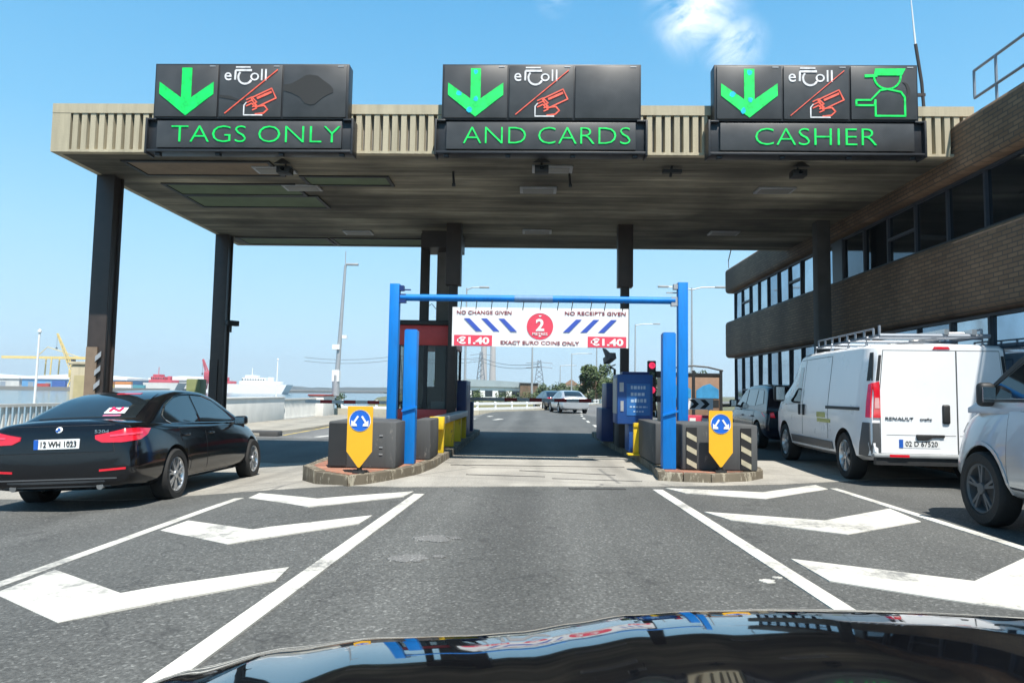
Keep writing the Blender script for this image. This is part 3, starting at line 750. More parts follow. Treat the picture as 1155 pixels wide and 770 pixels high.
# ------------------------------------------------------------------ office building
bld = thing('office_building', 'brown brick office block with ribbon windows running along the right hand lane', 'building', (7.1, 26.5, 0))
def B(p): return (p[0] - 7.1, p[1] - 26.5, p[2])
def band(z0, z1, name, bev):
    p = MB(); p.b2(B((7.1, -4, z0)), B((20, 26.5, z1))); return p.build(name, M_BRICK, bld, bevel=bev, seg=4)
band(5.05, 5.96, 'parapet', .13); band(2.66, 4.0, 'brick_band', .13)
p = MB(); p.b2(B((7.75, -4, -.4)), B((19.5, 26.0, 2.67))); p.b2(B((7.75, -4, 3.98)), B((19.5, 26.0, 5.06))); p.b2(B((7.3, -4, 5.2)), B((19.8, 26.2, 5.9)))
p.build('inner_wall', mat('dark_interior_wall', (0.03, 0.032, 0.035), 0.8, ns=1), bld)
p = MB(); p.b2(B((7.22, -4, -.3)), B((7.75, 26.2, .32))); p.build('plinth', M_BRICK, bld)
M_MULL = mat('dark_mullion', (0.035, 0.04, 0.05), 0.5, ns=4)
def window(y0, y1, z0, z1, vent=False, xx=7.36):
    f = MB(); w = .022
    f.b2(B((xx - .05, y0, z0)), B((xx + .06, y0 + w, z1))); f.b2(B((xx - .05, y1 - w, z0)), B((xx + .06, y1, z1)))
    f.b2(B((xx - .05, y0 + w, z0)), B((xx + .06, y1 - w, z0 + .05))); f.b2(B((xx - .05, y0 + w, z1 - .05)), B((xx + .06, y1 - w, z1)))
    if vent: f.b2(B((xx - .05, y0 + w, z0 + (z1 - z0) * .5 - .03)), B((xx + .06, y1 - w, z0 + (z1 - z0) * .5 + .03)))
    fr = f.build('window', M_MULL, bld)
    g = MB(); tl = rnd.uniform(-.012, .012)
    g.box(B((xx + .01, (y0 + y1) / 2, (z0 + z1) / 2)), (.012, y1 - y0 - 2 * w, z1 - z0 - .1), M=Matrix.Rotation(tl, 3, 'Z') @ Matrix.Rotation(rnd.uniform(-.01, .01), 3, 'Y'))
    g.build('pane', WIN_DARKREFL if (z0 > 3 and y1 < 17.6) else rnd.choice(WINS), fr)
y = 26.0; i = 0
while y > 1.5:
    w = .92 if y > 20 else 1.06
    window(y - w, y - .004, 4.01, 5.04, i % 5 == 1)
    window(y - w, y - .004, .33, 2.65, i % 5 == 1)
    y -= w; i += 1
    if abs(y - 17.3) < .53:
        p = MB(); p.b2(B((7.3, y - .55, 4.01)), B((7.45, y - .01, 5.04))); p.build('window_pier', M_MULL, bld); y -= .56
p = MB()                                         # end windows on the far gable
for z0, z1 in ((.3, 2.65), (4.01, 5.04)): p.b2(B((7.7, 26.01, z0)), B((19, 26.06, z1)))
p.build('gable_glazing', M_WIN, bld)
p = MB()
zs = 5.96
for zz in (6.22, 6.68): p.tube([B((7.22, 11.6, zz)), B((7.22, 0, zz))], .024)
for yy in (11.6, 11.05, 8.5, 6, 3.5, 1): p.tube([B((7.22, yy, 6.22 if yy > 11.5 else zs - .05)), B((7.22, yy, 6.68))], .022)
p.build('roof_railing', M_GREYRAIL, bld)
p = MB(); p.tube([B((7.2, 26.3, 6.0)), B((7.2, 26.3, 6.3)), B((7.0, 25.2, 6.5))], .02); p.build('roof_stay', M_GREYRAIL, bld)
t = thing('roof_floodlight', 'grey bulkhead lamp at the roof railing in the upper right corner', 'lamp', (7.3, 10.05, 5.96))
p = MB(); p.tube([(0, 0, -.02), (0, 0, .66)], .03); p.build('stem', M_GREYRAIL, t)
p = MB(); p.lathe([(.0, -.18), (.10, -.17), (.17, -.05), (.19, .12), (.16, .2), (.0, .22)], 18, Matrix.Translation((.02, 0, .76)) @ Matrix.Rotation(R(70), 4, 'Y') @ Matrix.Rotation(R(20), 4, 'X')); p.build('lamp_head', mat('grey_lamp', (.22, .24, .24), .5, ns=5), t, smooth=True)
p = MB(); p.lathe([(.0, -.20), (.085, -.19), (.085, -.15)], 18, Matrix.Translation((.02, 0, .76)) @ Matrix.Rotation(R(70), 4, 'Y') @ Matrix.Rotation(R(20), 4, 'X')); p.build('lens', M_LAMPCLEAR, t, smooth=True)

# ------------------------------------------------------------------ traffic islands
def island(name, label, outline, loc_rot=None):
    t = thing(name, label, 'traffic island', (outline[0][0], outline[0][1], 0))
    ox, oy = outline[0]
    loc = [(x - ox, y - oy) for x, y in outline]
    n = len(loc)
    k = MB(); ins = []
    cx = sum(p[0] for p in loc) / n; cy = sum(p[1] for p in loc) / n
    for i in range(n):
        a, b, c = Vector(loc[i - 1]), Vector(loc[i]), Vector(loc[(i + 1) % n])
        d1 = (b - a).normalized(); d2 = (c - b).normalized(); nn = (Vector((-d1.y, d1.x)) + Vector((-d2.y, d2.x))).normalized()
        ins.append(b + nn * .15)
    for i in range(n):
        j = (i + 1) % n
        A0, A1, B0, B1 = Vector(loc[i]), Vector(loc[j]), ins[i], ins[j]
        m_ = max(1, round((A1 - A0).length / .62)); g_ = .006 / max(.05, (A1 - A0).length)
        for w_ in range(m_):
            u, v_ = w_ / m_ + g_, (w_ + 1) / m_ - g_; hh = .13 + rnd.uniform(-.007, .004)
            q = [A0.lerp(A1, u), A0.lerp(A1, v_), B0.lerp(B1, v_), B0.lerp(B1, u)]
            k.prism([(p.x, p.y) for p in q], -.45, hh, axes='xy')
    k.build('kerb_stones', M_KERB, t, bevel=.012)
    s = MB(); s.prism([(p.x, p.y) for p in ins], -.4, .126, axes='xy'); s.build('paving', M_PAVER, t)
    return t
island('traffic_island', 'stained kerbed island with red paving under the left height barrier post',
       [(-3.42, 10.6), (-3.0, 9.85), (-2.42, 9.36), (-2.2, 9.62), (-1.98, 10.1), (-1.72, 10.85), (-1.60, 11.9), (-1.56, 14.4), (-1.58, 21.5), (-1.9, 22.2), (-3.2, 22.2), (-3.45, 21.5), (-3.46, 12)])
island('traffic_island', 'stained kerbed island with red paving under the right height barrier post',
       [(1.86, 10.62), (2.2, 10.5), (2.6, 10.46), (3.2, 10.72), (3.56, 11.15), (3.66, 11.6), (3.6, 14), (3.5, 21.5), (3.2, 22.2), (2.2, 22.2), (1.78, 21.5), (1.84, 16.9), (1.99, 13.28), (1.96, 11.8)])
ZI = .13

# impact blocks
def block(label, x0, x1, y0, y1, z1, hazard=False, panel=False):
    t = thing('impact_block', label, 'concrete block', (x0, y0, ZI), group='dark impact blocks on the islands')
    w, d = x1 - x0, y1 - y0
    p = MB(); p.b2((0, 0, 0), (w, d, z1 - ZI)); p.build('block', M_BOXGREY, t, bevel=.025)
    if panel:
        p = MB(); p.b2((.02, -.022, .03), (.28, -.003, z1 - ZI - .03)); p.build('end_panel', M_PLASTIC, t)
        p = MB()
        for zz in (.2, .3, .47): p.box((w * .78, -.006, zz), (.05, .012, .014))
        p.build('bolt', M_GALV, t)
    if hazard:
        for x in (.06, w - .26):
            p = MB(); p.b2((x, -.018, .02), (x + .16, -.002, z1 - ZI - .05)); a = p.build('hazard_strip', M_BLACKINK, t)
            p = MB(); z = -.02
            while z < z1 - ZI - .22:
                p.prism([(x + .005, z + .12), (x + .155, z + .04), (x + .155, z + .12), (x + .005, z + .20)], -.022, -.016); z += .2
            p.build('hazard_stripe', mat('faded_stripe', (.42, .38, .27), .7, ns=10, na=.3), a)
block('dark grey impact block behind the left keep either side sign', -2.98, -1.98, 10.35, 11.6, .80, panel=True)
block('dark grey impact block behind the left blue post beside the yellow rail', -1.98 + .04, -1.68, 11.75, 12.75, .79)
block('grey impact block with striped edges behind the right keep either side sign', 2.28, 3.42, 10.95, 12.4, .82, hazard=True)
block('dark grey impact block left of the right blue post beside the machine', 1.99, 2.24, 11.7, 13.6, .80)

# keep-either-side signs
def keep_sign(x, y, label):
    t = thing('keep_sign', label, 'traffic sign', (x, y, ZI), group='amber keep either side signs')
    p = MB(); p.tube([(0, .03, -.02), (0, .03, .9)], .035, 10); p.box((0, .03, .012), (.16, .16, .024)); p.build('post', M_PLASTIC, t)
    p = MB(); p.prism([(-.175, .29), (-.155, .265), (-.012, .075), (.012, .075), (.155, .265), (.175, .29), (.175, .895), (.165, .905), (-.165, .905), (-.175, .895)], -.02, -.004); a = p.build('sign_board', M_AMBER, t)
    p = MB(); p.lathe([(0, 0), (.15, 0), (.15, .004)], 32, Matrix.Translation((0, -.0205, .71)) @ Matrix.Rotation(R(90), 4, 'X')); d = p.build('white_ring', M_WHITE, a)
    p = MB(); p.lathe([(0, 0), (.14, 0), (.14, .004)], 32, Matrix.Translation((0, -.0245, .71)) @ Matrix.Rotation(R(90), 4, 'X')); p.build('blue_disc', M_SIGNBLUE, a)
    p = MB()
    for s in (-1, 1):
        p.strip([(s * .03, .765), (s * .075, .695)], .026, -.031, -.028)
        p.prism([(s * .118, .635), (s * .118, .715), (s * .085, .69), (s * .045, .665), (s * .04, .635)], -.0315, -.028)
    p.build('white_arrow', M_WHITE, a)
keep_sign(-2.36, 9.72, 'amber pointed sign with blue disc on the left island')
keep_sign(2.80, 10.72, 'amber pointed sign with blue disc on the right island')

# blue posts and height bar
def blue_post(x, y, label):
    t = thing('blue_post', label, 'post', (x, y, ZI), group='square blue posts at the lane mouth')
    p = MB(); p.b2((-.10, -.10, 0), (.10, .10, 2.08)); p.build('post', M_BLUE, t, bevel=.008)
    p = MB(); p.prism([(-.108, .80), (.13, .87), (.13, .90), (-.108, .83)], -.13, -.098); p.build('welded_collar', M_BLUE, t)
    p = MB(); p.b2((-.085, -.085, 2.08), (.085, .085, 2.095)); p.build('cap', M_BLUE, t)
blue_post(-1.93, 11.15, 'short square blue post at the left kerb in front of the impact block')
blue_post(2.10, 11.1, 'short square blue post at the right kerb in front of the impact block')
hb = thing('height_barrier', 'blue goal post height barrier across the middle lane', 'height barrier', (0, 12.6, ZI))
for x, top in ((-2.50, 3.04), (2.63, 3.12)):
    p = MB(); p.b2((x - .085, -.085, 0), (x + .085, .085, top)); a = p.build('post', M_BLUE, hb, bevel=.006)
    p = MB(); sg = 1 if x < 0 else -1
    p.b2((x + sg * .085, -.05, 2.70), (x + sg * .20, .05, 2.86)); p.b2((x + sg * .085, -.02, 2.93), (x + sg * .28, .02, 2.95)); p.b2((x + sg * .085, -.06, top - .12), (x + sg * .16, .06, top - .03)); p.build('bracket', M_GALV if x > 0 else M_NAVY, a)
p = MB(); p.tube([(-2.40, 0, 2.80), (2.50, 0, 2.80)], .062, 14); p.build('crossbar', M_BLUE, hb, smooth=True)
p = MB(); p.tube([(-.35, 0, 2.80), (.33, 0, 2.80)], .066, 14); p.build('bar_sleeve', mat('faded_blue_grey', (.10, .22, .42), .6, ns=9, na=.3), hb, smooth=True)
bn = thing('hanging_banner', 'white banner with red 2 metres disc hung under the blue bar', 'banner', (.11, 12.6, 2.07))
p = MB()
NX = 24
vs = []; 
for iz, z in enumerate((0, .24, .48, .70)):
    for ix in range(NX + 1):
        x = -1.57 + 3.14 * ix / NX; vs.append((x, .0 + .004 * sin(ix * .9) * (1 - z / .7 * .6), z))
fs = [(r * (NX + 1) + c, r * (NX + 1) + c + 1, (r + 1) * (NX + 1) + c + 1, (r + 1) * (NX + 1) + c) for r in range(3) for c in range(NX)]
p.add([(x, y - .004, z) for x, y, z in vs], fs); p.add([(x, y + .004, z) for x, y, z in vs], [f[::-1] for f in fs]); p.build('sheet', M_BANNER, bn, smooth=True)
F0, F1 = -.0125, -.007
p = MB(); p.lathe([(0, 0), (.235, 0), (.235, .004)], 40, Matrix.Translation((0, F0 + .004, .37)) @ Matrix.Rotation(R(90), 4, 'X')); d = p.build('red_disc', M_PINKRED, bn)
p = MB(); text_mb(p, '2', 0, .395, .15, .22, F0 - .003, F0, 0, .03); text_mb(p, 'METRES', 0, .235, .27, .05, F0 - .003, F0, 0, .01)
p.prism([(-.03, .565), (.03, .565), (0, .535)], F0 - .003, F0); p.prism([(-.03, .185), (.03, .185), (0, .215)], F0 - .003, F0); p.build('height_text', M_WHITE, d)
p = MB(); text_mb(p, 'NO CHANGE GIVEN', -1.0, .605, .98, .065, F0, F1, 0, .012); p.build('heading_text', M_BANTXT, bn)
p = MB(); text_mb(p, 'NO RECEIPTS GIVEN', .98, .61, 1.08, .065, F0, F1, 0, .012); p.build('heading_text', M_BANTXT, bn)
p = MB(); text_mb(p, 'EXACT EURO COINS ONLY', 0, .075, 1.4, .065, F0, F1, 0, .012); p.build('footer_text', M_BANTXT, bn)
for s in (-1, 1):
    for k in range(3):
        x = s * (.56 + k * .31); p = MB(); p.prism([(x + s * -.06 + s * .14, .50), (x + s * .02 + s * .16, .50), (x - s * .04, .27), (x - s * .15, .27)], F0, F1)
        p.build('blue_bar', M_BANBLUE, bn)
    xx = s * 1.19
    p = MB(); p.b2((xx - .34, F0, .01), (xx + .34, F1, .20)); d = p.build('price_panel', M_PINKRED, bn)
    p = MB(); text_mb(p, '\u20ac1.40', xx, .105, .58, .135, F0 - .003, F0, 0, .035); p.build('price_text', M_WHITE, d)
for k in range(11):
    x = -1.45 + k * .29 + rnd.uniform(-.03, .03)
    p = MB(); p.tube([(x, -.0, .66), (x + .02, -.05, .80), (x, 0, .865)], .008, 5); p.build('tie', M_PLASTIC, bn)

# ------------------------------------------------------------------ toll booth
bt = thing('toll_booth', 'red and black toll booth with dark windows on the left island', 'booth', (-2.75, 19.0, ZI))
bx0, bx1, by0, by1 = -.68, .68, -1.35, 1.6
p = MB(); p.b2((bx0, by0, 0), (bx1, by1, .38)); p.build('base', M_GREYCOL, bt, bevel=.01)
p = MB()
p.b2((bx0 + .02, by0 + .02, .38), (bx1 - .02, by1 - .02, .68)); p.build('lower_panel', M_BOOTHRED, bt, bevel=.008)
p = MB(); p.b2((bx0 + .01, by0 + .01, 2.28), (bx1 - .01, by1 - .01, 2.78)); p.build('upper_panel', M_BOOTHRED, bt, bevel=.008)
p = MB(); p.b2((bx0 - .06, by0 - .08, 2.78), (bx1 + .10, by1 + .05, 2.90)); p.build('roof', M_PLASTIC, bt, bevel=.015)
p = MB(); p.b2((bx0 + .3, by0 + .7, .38), (bx1 - .3, by1 - .1, 1.25)); p.b2((bx0 + .05, by1 - .12, .7), (bx1 - .05, by1 - .06, 1.1)); p.build('interior', M_INTERIOR, bt)
for x in (bx0 + .045, 0.05, bx1 - .08):
    p = MB(); p.b2((x - .045, by0 + .02, .68), (x + .045, by0 + .09, 2.28)); p.build('window_post', M_PLASTIC, bt)
for y in (by0 + .9, by0 + 1.8, by1 - .08):
    p = MB(); p.b2((bx1 - .09, y - .04, .68), (bx1 - .02, y + .04, 2.28)); p.build('window_post', M_PLASTIC, bt)
    p = MB(); p.b2((bx0 + .02, y - .04, .68), (bx0 + .09, y + .04, 2.28)); p.build('window_post', M_PLASTIC, bt)
p = MB(); p.b2((bx1 - .02, by0 - .02, .38), (bx1 + .05, by0 + .12, 2.78)); p.build('corner_post', M_PLASTIC, bt)
for x0, x1 in ((bx0 + .09, 0.0), (.1, bx1 - .13)):
    p = MB(); p.b2((x0, by0 + .05, .68), (x1, by0 + .06, 2.28)); p.build('window', M_BOOTHGLASS, bt)
for y0, y1 in ((by0 + .12, by0 + .86), (by0 + .94, by0 + 1.76), (by0 + 1.84, by1 - .12)):
    p = MB(); p.b2((bx1 - .06, y0, .9), (bx1 - .05, y1, 2.28)); p.build('window', M_BOOTHGLASS, bt)
    p = MB(); p.b2((bx1 - .065, y0, .68), (bx1 - .04, y1, .9)); p.build('sill_panel', M_GREYRAIL, bt)
p = MB(); p.b2((bx0 + .12, by0 + .12, .70), (bx0 + .5, by0 + .3, .86)); p.b2((.2, by0 + .12, .70), (.55, by0 + .28, .88)); p.build('counter_box', M_WHITE, bt)
p = MB(); p.tube([(bx0 + .35, 0, 2.9), (bx0 + .35, 0, 3.25), (bx0 + .5, 0, 3.6)], .012); p.tube([(bx0 + .35, .1, 3.3), (bx0 + .65, .1, 3.5), (bx0 + .9, .1, 3.2)], .010); p.build('aerial', M_PLASTIC, bt)
t = thing('lane_cabinet', 'tall narrow navy cabinet at the right side of the toll booth', 'cabinet', (-1.82, 18.6, ZI))
p = MB(); p.b2((-.12, -.5, 0), (.12, .7, 1.42)); p.build('cabinet', M_NAVY, t, bevel=.012)
p = MB(); p.b2((.12, -.3, .2), (.128, .5, 1.3)); p.b2((-.09, -.508, .75), (.09, -.5, 1.36)); p.build('door', M_NAVY, t)
t = thing('guard_rail', 'yellow legged guard rail along the left kerb beside the booth', 'guard rail', (-1.74, 12.9, ZI))
for y in (.25, 1.9, 3.4, 4.6):
    p = MB(); p.b2((-.11, y - .06, 0), (.11, y + .06, .58)); p.prism([(-.11, .58), (.11, .58), (.11, .40)], y - .07, y - .061); p.build('leg', M_YELLOW, t, bevel=.008)
p = MB(); p.b2((-.13, .0, .44), (.13, .18, .665)); p.build('end_cap', M_YELLOW, t, bevel=.008)
p = MB(); p.b2((-.12, .18, .53), (.12, 4.9, .66)); p.build('rail', M_GALV, t, bevel=.01)

# ------------------------------------------------------------------ right island equipment
t = thing('payment_machine', 'blue coin payment machine with pale instructions on the right island', 'payment machine', (1.98, 14.3, ZI))
p = MB(); p.b2((-.08, -.2, 0), (.32, .45, .55)); p.build('pedestal', M_MIDBLUE, t, bevel=.012)
p = MB(); p.b2((-.32, -.28, .55), (.37, .5, 1.52)); p.build('cabinet', M_MIDBLUE, t, bevel=.015)
p = MB(); p.b2((-.335, -.2, .75), (-.32, .4, 1.45)); p.build('coin_panel', M_GALV, t)
p = MB(); p.b2((-.14, -.288, .72), (.32, -.281, 1.34)); a = p.build('notice', mat('notice_blue', (.02, .13, .38), .5, ns=6), t)
p = MB()
for i, z in enumerate((1.27, 1.14, 1.01, .89, .80)):
    w = (.30, .26, .30, .34, .2)[i]; h = (.07, .07, .07, .035, .03)[i]; x = .09 - w / 2 - (0.02 if i == 1 else 0)
    k = 0
    while x < .09 + w / 2:
        g = .03 + .03 * rnd.random(); p.b2((x, -.293, z - h / 2), (min(x + g, .09 + w / 2), -.289, z + h / 2 * rnd.uniform(.6, 1))); x += g + .018
p.build('notice_lines', mat('notice_ink', (.35, .48, .62), .6, ns=8), a)
p = MB(); p.b2((-.28, -.292, 1.18), (-.20, -.281, 1.36)); p.b2((-.26, -.292, .8), (-.2, -.281, 1.0)); p.build('coin_slot', M_GALV, t)
p = MB(); p.b2((-.2, -.1, 1.52), (.33, .35, 1.58)); p.build('cap', M_NAVY, t, bevel=.01)
t = thing('bent_bollard', 'yellow bent plate bollard in front of the blue payment machine', 'bollard', (1.98, 13.45, ZI))
p = MB(); p.b2((-.09, -.03, 0), (.09, .03, .60)); p.prism([(-.09, .60), (.19, .60), (.19, .44), (.12, .52), (-.09, .52)], -.05, .06); p.b2((-.2, -.12, 0), (.25, .12, .03)); p.build('plate', M_YELLOW, t, bevel=.006)
t = thing('service_cabinet', 'dark navy service cabinet at the lane edge behind the payment machine', 'cabinet', (1.92, 17.9, ZI))
p = MB(); p.b2((-.26, -.7, 0), (.2, .7, .78)); p.build('base', M_NAVY, t, bevel=.012)
p = MB(); p.b2((-.14, -.6, .78), (.16, .5, 1.4)); p.build('upper_box', M_NAVY, t, bevel=.012)
t = thing('ticket_machine', 'black machine with round grey drum between cabinet and payment machine', 'machine', (2.02, 15.6, ZI))
p = MB(); p.b2((-.18, -.3, 0), (.25, .5, 1.55)); p.build('cabinet', M_PLASTIC, t, bevel=.015)
p = MB(); p.lathe([(0, 0), (.16, 0), (.16, .25), (0, .25)], 20, Matrix.Translation((-.06, -.3, .68)) @ Matrix.Rotation(R(90), 4, 'X')); p.build('drum', mat('drum_grey', (.12, .12, .11), .7, ns=6), t)
p = MB(); p.b2((-.22, -.33, 1.1), (-.12, -.3, 1.5)); p.build('face_plate', M_GALV, t)
t = thing('traffic_light', 'narrow black traffic light with red lamps behind the payment machine', 'traffic light', (2.52, 15.2, ZI))
p = MB(); p.tube([(0, .08, 0), (0, .08, 1.8)], .04, 10); p.build('pole', M_PLASTIC, t)
for z in (1.58, 1.06):
    p = MB(); p.b2((-.085, -.06, z - .27), (.085, .06, z + .27)); a = p.build('signal_head', M_PLASTIC, t, bevel=.012)
    p = MB(); p.lathe([(0, 0), (.065, 0), (.07, .02)], 16, Matrix.Translation((0, -.062, z + .17)) @ Matrix.Rotation(R(90), 4, 'X')); p.build('red_lamp', mat('red_signal', (.5, .02, .05), .3, ns=5, emit=(.9, .03, .12), es=.55), a)
    p = MB(); p.lathe([(0, 0), (.065, 0), (.07, .02)], 16, Matrix.Translation((0, -.062, z - .02)) @ Matrix.Rotation(R(90), 4, 'X')); p.build('dark_lamp', mat('green_signal_off', (.01, .05, .025), .3, ns=5), a)
    p = MB(); p.b2((.085, -.12, z - .08), (.2, .0, z + .05)); p.build('side_shield', M_PLASTIC, a)
t = thing('cctv_camera', 'grey cctv camera on a short pole above the dark cabinets of the right island', 'camera', (1.95, 17.05, ZI))
p = MB(); p.tube([(0, 0, 0), (0, 0, 1.72), (-.12, 0, 1.78)], .03, 8); p.build('pole', M_PLASTIC, t)
p = MB(); p.box((-.13, -.05, 1.98), (.16, .4, .15), M=Matrix.Rotation(R(20), 3, 'Z') @ Matrix.Rotation(R(-18), 3, 'X')); p.prism([(-.3, 2.22), (-.22, 2.2), (-.05, 2.03), (-.05, 1.9), (-.2, 1.95)], -.14, .05); p.build('housing', mat('camera_grey', (.14, .14, .15), .5, ns=5), t, bevel=.01)
p = MB(); p.tube([(-.2, 0, 1.80), (-.12, 0, 1.78), (.02, 0, 1.84)], .02, 6); p.build('arm', M_WHITE, t)

# booms
def boom(label, x, y, z, x1, first=0, post_z=0.0):
    t = thing('boom_barrier', label, 'boom barrier', (x, y, post_z), group='red and white boom barriers')
    p = MB(); p.b2((-.16, -.16, 0), (.16, .16, .98 - post_z)); p.build('motor_box', M_NAVY, t, bevel=.015)
    s = 1 if x1 > x else -1; ln = abs(x1 - x); n = int(ln / .36)
    a = None
    p = MB(); p.b2((0, -.205, z - post_z - .05), (s * ln, -.165, z - post_z + .05)); a = p.build('boom_arm', M_WHITE, t)
    p = MB()
    for k in range(first, n, 2): p.b2((s * (k * .36), -.21, z - post_z - .053), (s * (k * .36 + .36), -.16, z - post_z + .053))
    p.build('red_band', mat('boom_red', (.42, .015, .02), .5, ns=5), a)
boom('red and white boom closed across the middle lane', -1.9, 20.9, 1.06, 1.75, 3)
boom('red and white boom closed across the lane of the black saloon', -3.2, 21.6, .90, -6.9, 0)
# ------------------------------------------------------------------ river wall, rails, lamp posts
WX, WZ = -13.0, -0.42
def railing(name, label, y0, y1, solid):
    t = thing(name, label, 'wall' if solid else 'railing', (WX, y0, WZ), group=None if solid else 'white railings along the river')
    n = y1 - y0
    p = MB()
    if solid:
        p.b2((-.12, 0, -.3), (.12, n, 1.22)); p.build('panel', M_WALLWHITE, t, bevel=.01)
        p = MB(); p.b2((-.16, -.02, 1.22), (.16, n + .02, 1.29)); p.build('coping', M_WALLWHITE, t, bevel=.01)
    else:
        p.b2((-.06, 0, 1.12), (.06, n, 1.20)); p.b2((-.05, 0, .10), (.05, n, .18)); p.build('rail', M_WALLWHITE, t)
        p = MB(); y = .15
        while y < n: p.b2((-.03, y - .035, .18), (.03, y + .035, 1.12)); y += .21
        p.build('baluster', M_WALLWHITE, t); 
        p = MB(); p.b2((-.1, 0, -.3), (.1, n, .10)); p.build('footing', M_WALLWHITE, t)
    return t
railing('river_railing', 'white barred railing beside the black saloon at the picture edge', 9.0, 29.0, False)
railing('river_wall', 'solid white river wall between two barred railings', 29.0, 36.6, True)
railing('river_railing', 'white barred railing between the solid wall and the end pier', 36.6, 42.2, False)
t = thing('wall_pier', 'white square end pier of the river railing below the lamp post', 'pier', (WX, 42.8, WZ))
p = MB(); p.b2((-.4, -.6, -.3), (.5, 1.8, 1.3)); p.build('pier', M_WALLWHITE, t, bevel=.02)
p = MB(); p.b2((-.45, -.65, 1.3), (.55, 1.85, 1.4)); p.build('coping', mat('pier_cap', (.25, .05, .045), .8, ns=4), t, bevel=.02)

gr = thing('guard_rail', 'white horizontal guard rail following the bend beyond the toll', 'guard rail', (0, 0, 0))
gp = [(-12.4, 46.0), (-7.0, 44.9), (-3.6, 46.2), (1.0, 55.6), (4.8, 76.2), (17, 126)]
p = MB()
for a, b in zip(gp, gp[1:]):
    d = Vector((b[0] - a[0], b[1] - a[1])); l = d.length; an = math.atan2(d.y, d.x)
    for zz in (.62, .28): p.box(((a[0] + b[0]) / 2, (a[1] + b[1]) / 2, zz - .1), (l + .05, .07, .17), rz=an)
p.build('rail', M_WHITE, gr)
n = 0
for a, b in zip(gp, gp[1:]):
    d = Vector((b[0] - a[0], b[1] - a[1])); l = d.length; k = 0
    while k < l and n < 40:
        p = MB(); p.box((a[0] + d.x / l * k, a[1] + d.y / l * k + .07, 0), (.14, .12, 1.3)); p.build('post', M_WHITE, gr); k += 2.4; n += 1

def lamp_post(x, y, h, label, arms, lean=0.0, r=.08, z0=-.6, finial=0.0):
    t = thing('lamp_post', label, 'lamp post', (x, y, z0), group='tall street lamps beyond the toll')
    p = MB(); p.tube([(0, 0, 0), (lean * .5, 0, (h - z0) * .5), (lean, 0, h - z0)], [r * 1.5, r, r * .65], 10); p.tube([(0, 0, 0), (0, 0, 1.3)], r * 1.9, 10)
    if finial: p.tube([(lean, 0, h - z0), (lean, 0, h - z0 + finial)], .03)
    p.build('pole', M_GALV, t, smooth=True)
    for s, l in arms:
        p = MB(); p.tube([(lean, 0, h - z0 - .15), (lean + s * l * .4, 0, h - z0 + .03), (lean + s * l, 0, h - z0 + .05)], r * .5, 8); a = p.build('arm', M_GALV, t)
        p = MB(); p.box((lean + s * (l + .3), 0, h - z0 + .06), (.75, .26, .13)); p.build('lantern', mat('lantern_grey', (.35, .36, .37), .5, ns=5), a, bevel=.03)
    return t
t = lamp_post(-12.35, 44.2, 9.15, 'pale leaning lamp post rising from the end pier of the river railing', [(1, .15)], .35, .12, z0=.9, finial=.9)
p = MB(); p.b2((-.22, -.2, .9), (.22, .2, 1.6)); p.b2((-.25, -.25, 2.9), (.2, .2, 3.2)); p.b2((.3, -.1, 3.6), (.6, .1, 3.8)); p.build('equipment_box', M_WHITE, t)
lamp_post(-5.0, 52, 8.95, 'lamp post behind the casing of the left dark column with a single arm', [(1, 1.0)])
lamp_post(11.1, 50, 8.85, 'tall double armed lamp post beside the far end of the office block', [(-1, 1.7), (1, 1.7)], 0, .08)
lamp_post(11.0, 77, 8.9, 'single armed lamp post rising behind the right blue post', [(1, 2.0)], 0, .09)
lamp_post(7.3, 135, 8.9, 'slim lamp post standing over the silver saloon in the distance', [(1, 3.2)], 0, .12)
lamp_post(-.15, 95, 11.5, 'tall thin lamp post below the red banner disc', [(1, 1.5)], 0, .12)
lamp_post(7.6, 200, 9.2, 'small faint lamp post farthest along the road', [(1, 4)], 0, .16)
lamp_post(8.9, 100, 9.6, 'lamp post behind the lower right price on the banner', [(-1, 1.5)], 0, .11)

# cream cabinet by the left column, and masts on the river bank
t = thing('cream_kiosk', 'small cream box standing beside the front left canopy column', 'kiosk', (-10.55, 16.6, -.5))
p = MB(); p.b2((-.28, -.3, 0), (.28, .3, 2.25)); p.build('wall', M_CREAM, t, bevel=.03)
p = MB(); p.b2((-.31, -.33, 2.25), (.31, .33, 2.32)); p.build('roof', M_CREAM, t, bevel=.01)
p = MB(); p.b2((-.18, -.312, .2), (.18, -.3, 2.0)); p.build('door', mat('cream_door', (.42, .36, .2), .6, ns=4), t)
t = thing('green_cabinet', 'small olive cabinet left of the rear left canopy column', 'cabinet', (-9.55, 19.9, -.5))
p = MB(); p.b2((-.2, -.2, 0), (.2, .2, 2.0)); p.build('cabinet', mat('olive_paint', (.2, .22, .09), .6, ns=4), t, bevel=.02)
p = MB(); p.b2((-.13, -.21, .3), (.13, -.2, 1.7)); p.build('door', mat('olive_paint', (.2, .22, .09)), t)
t = thing('cctv_camera', 'dark cctv camera on the side of the rear left canopy column', 'camera', (-8.22, 18.6, 3.0))
p = MB(); p.b2((-.04, -.03, -.02), (.16, .03, .03)); p.build('bracket', M_PLASTIC, t)
p = MB(); p.box((.2, -.05, -.02), (.14, .34, .14), M=Matrix.Rotation(R(-35), 3, 'Z')); p.b2((.12, -.03, -.26), (.17, .03, -.08)); p.build('housing', M_PLASTIC, t, bevel=.01)
t = thing('flag_pole', 'thin white pole standing at the river railing left of the front left column', 'pole', (-13.6, 19.0, -2.4))
p = MB(); p.tube([(0, 0, 0), (.05, 0, 5.1)], [.05, .025]); p.build('pole', M_WHITE, t)
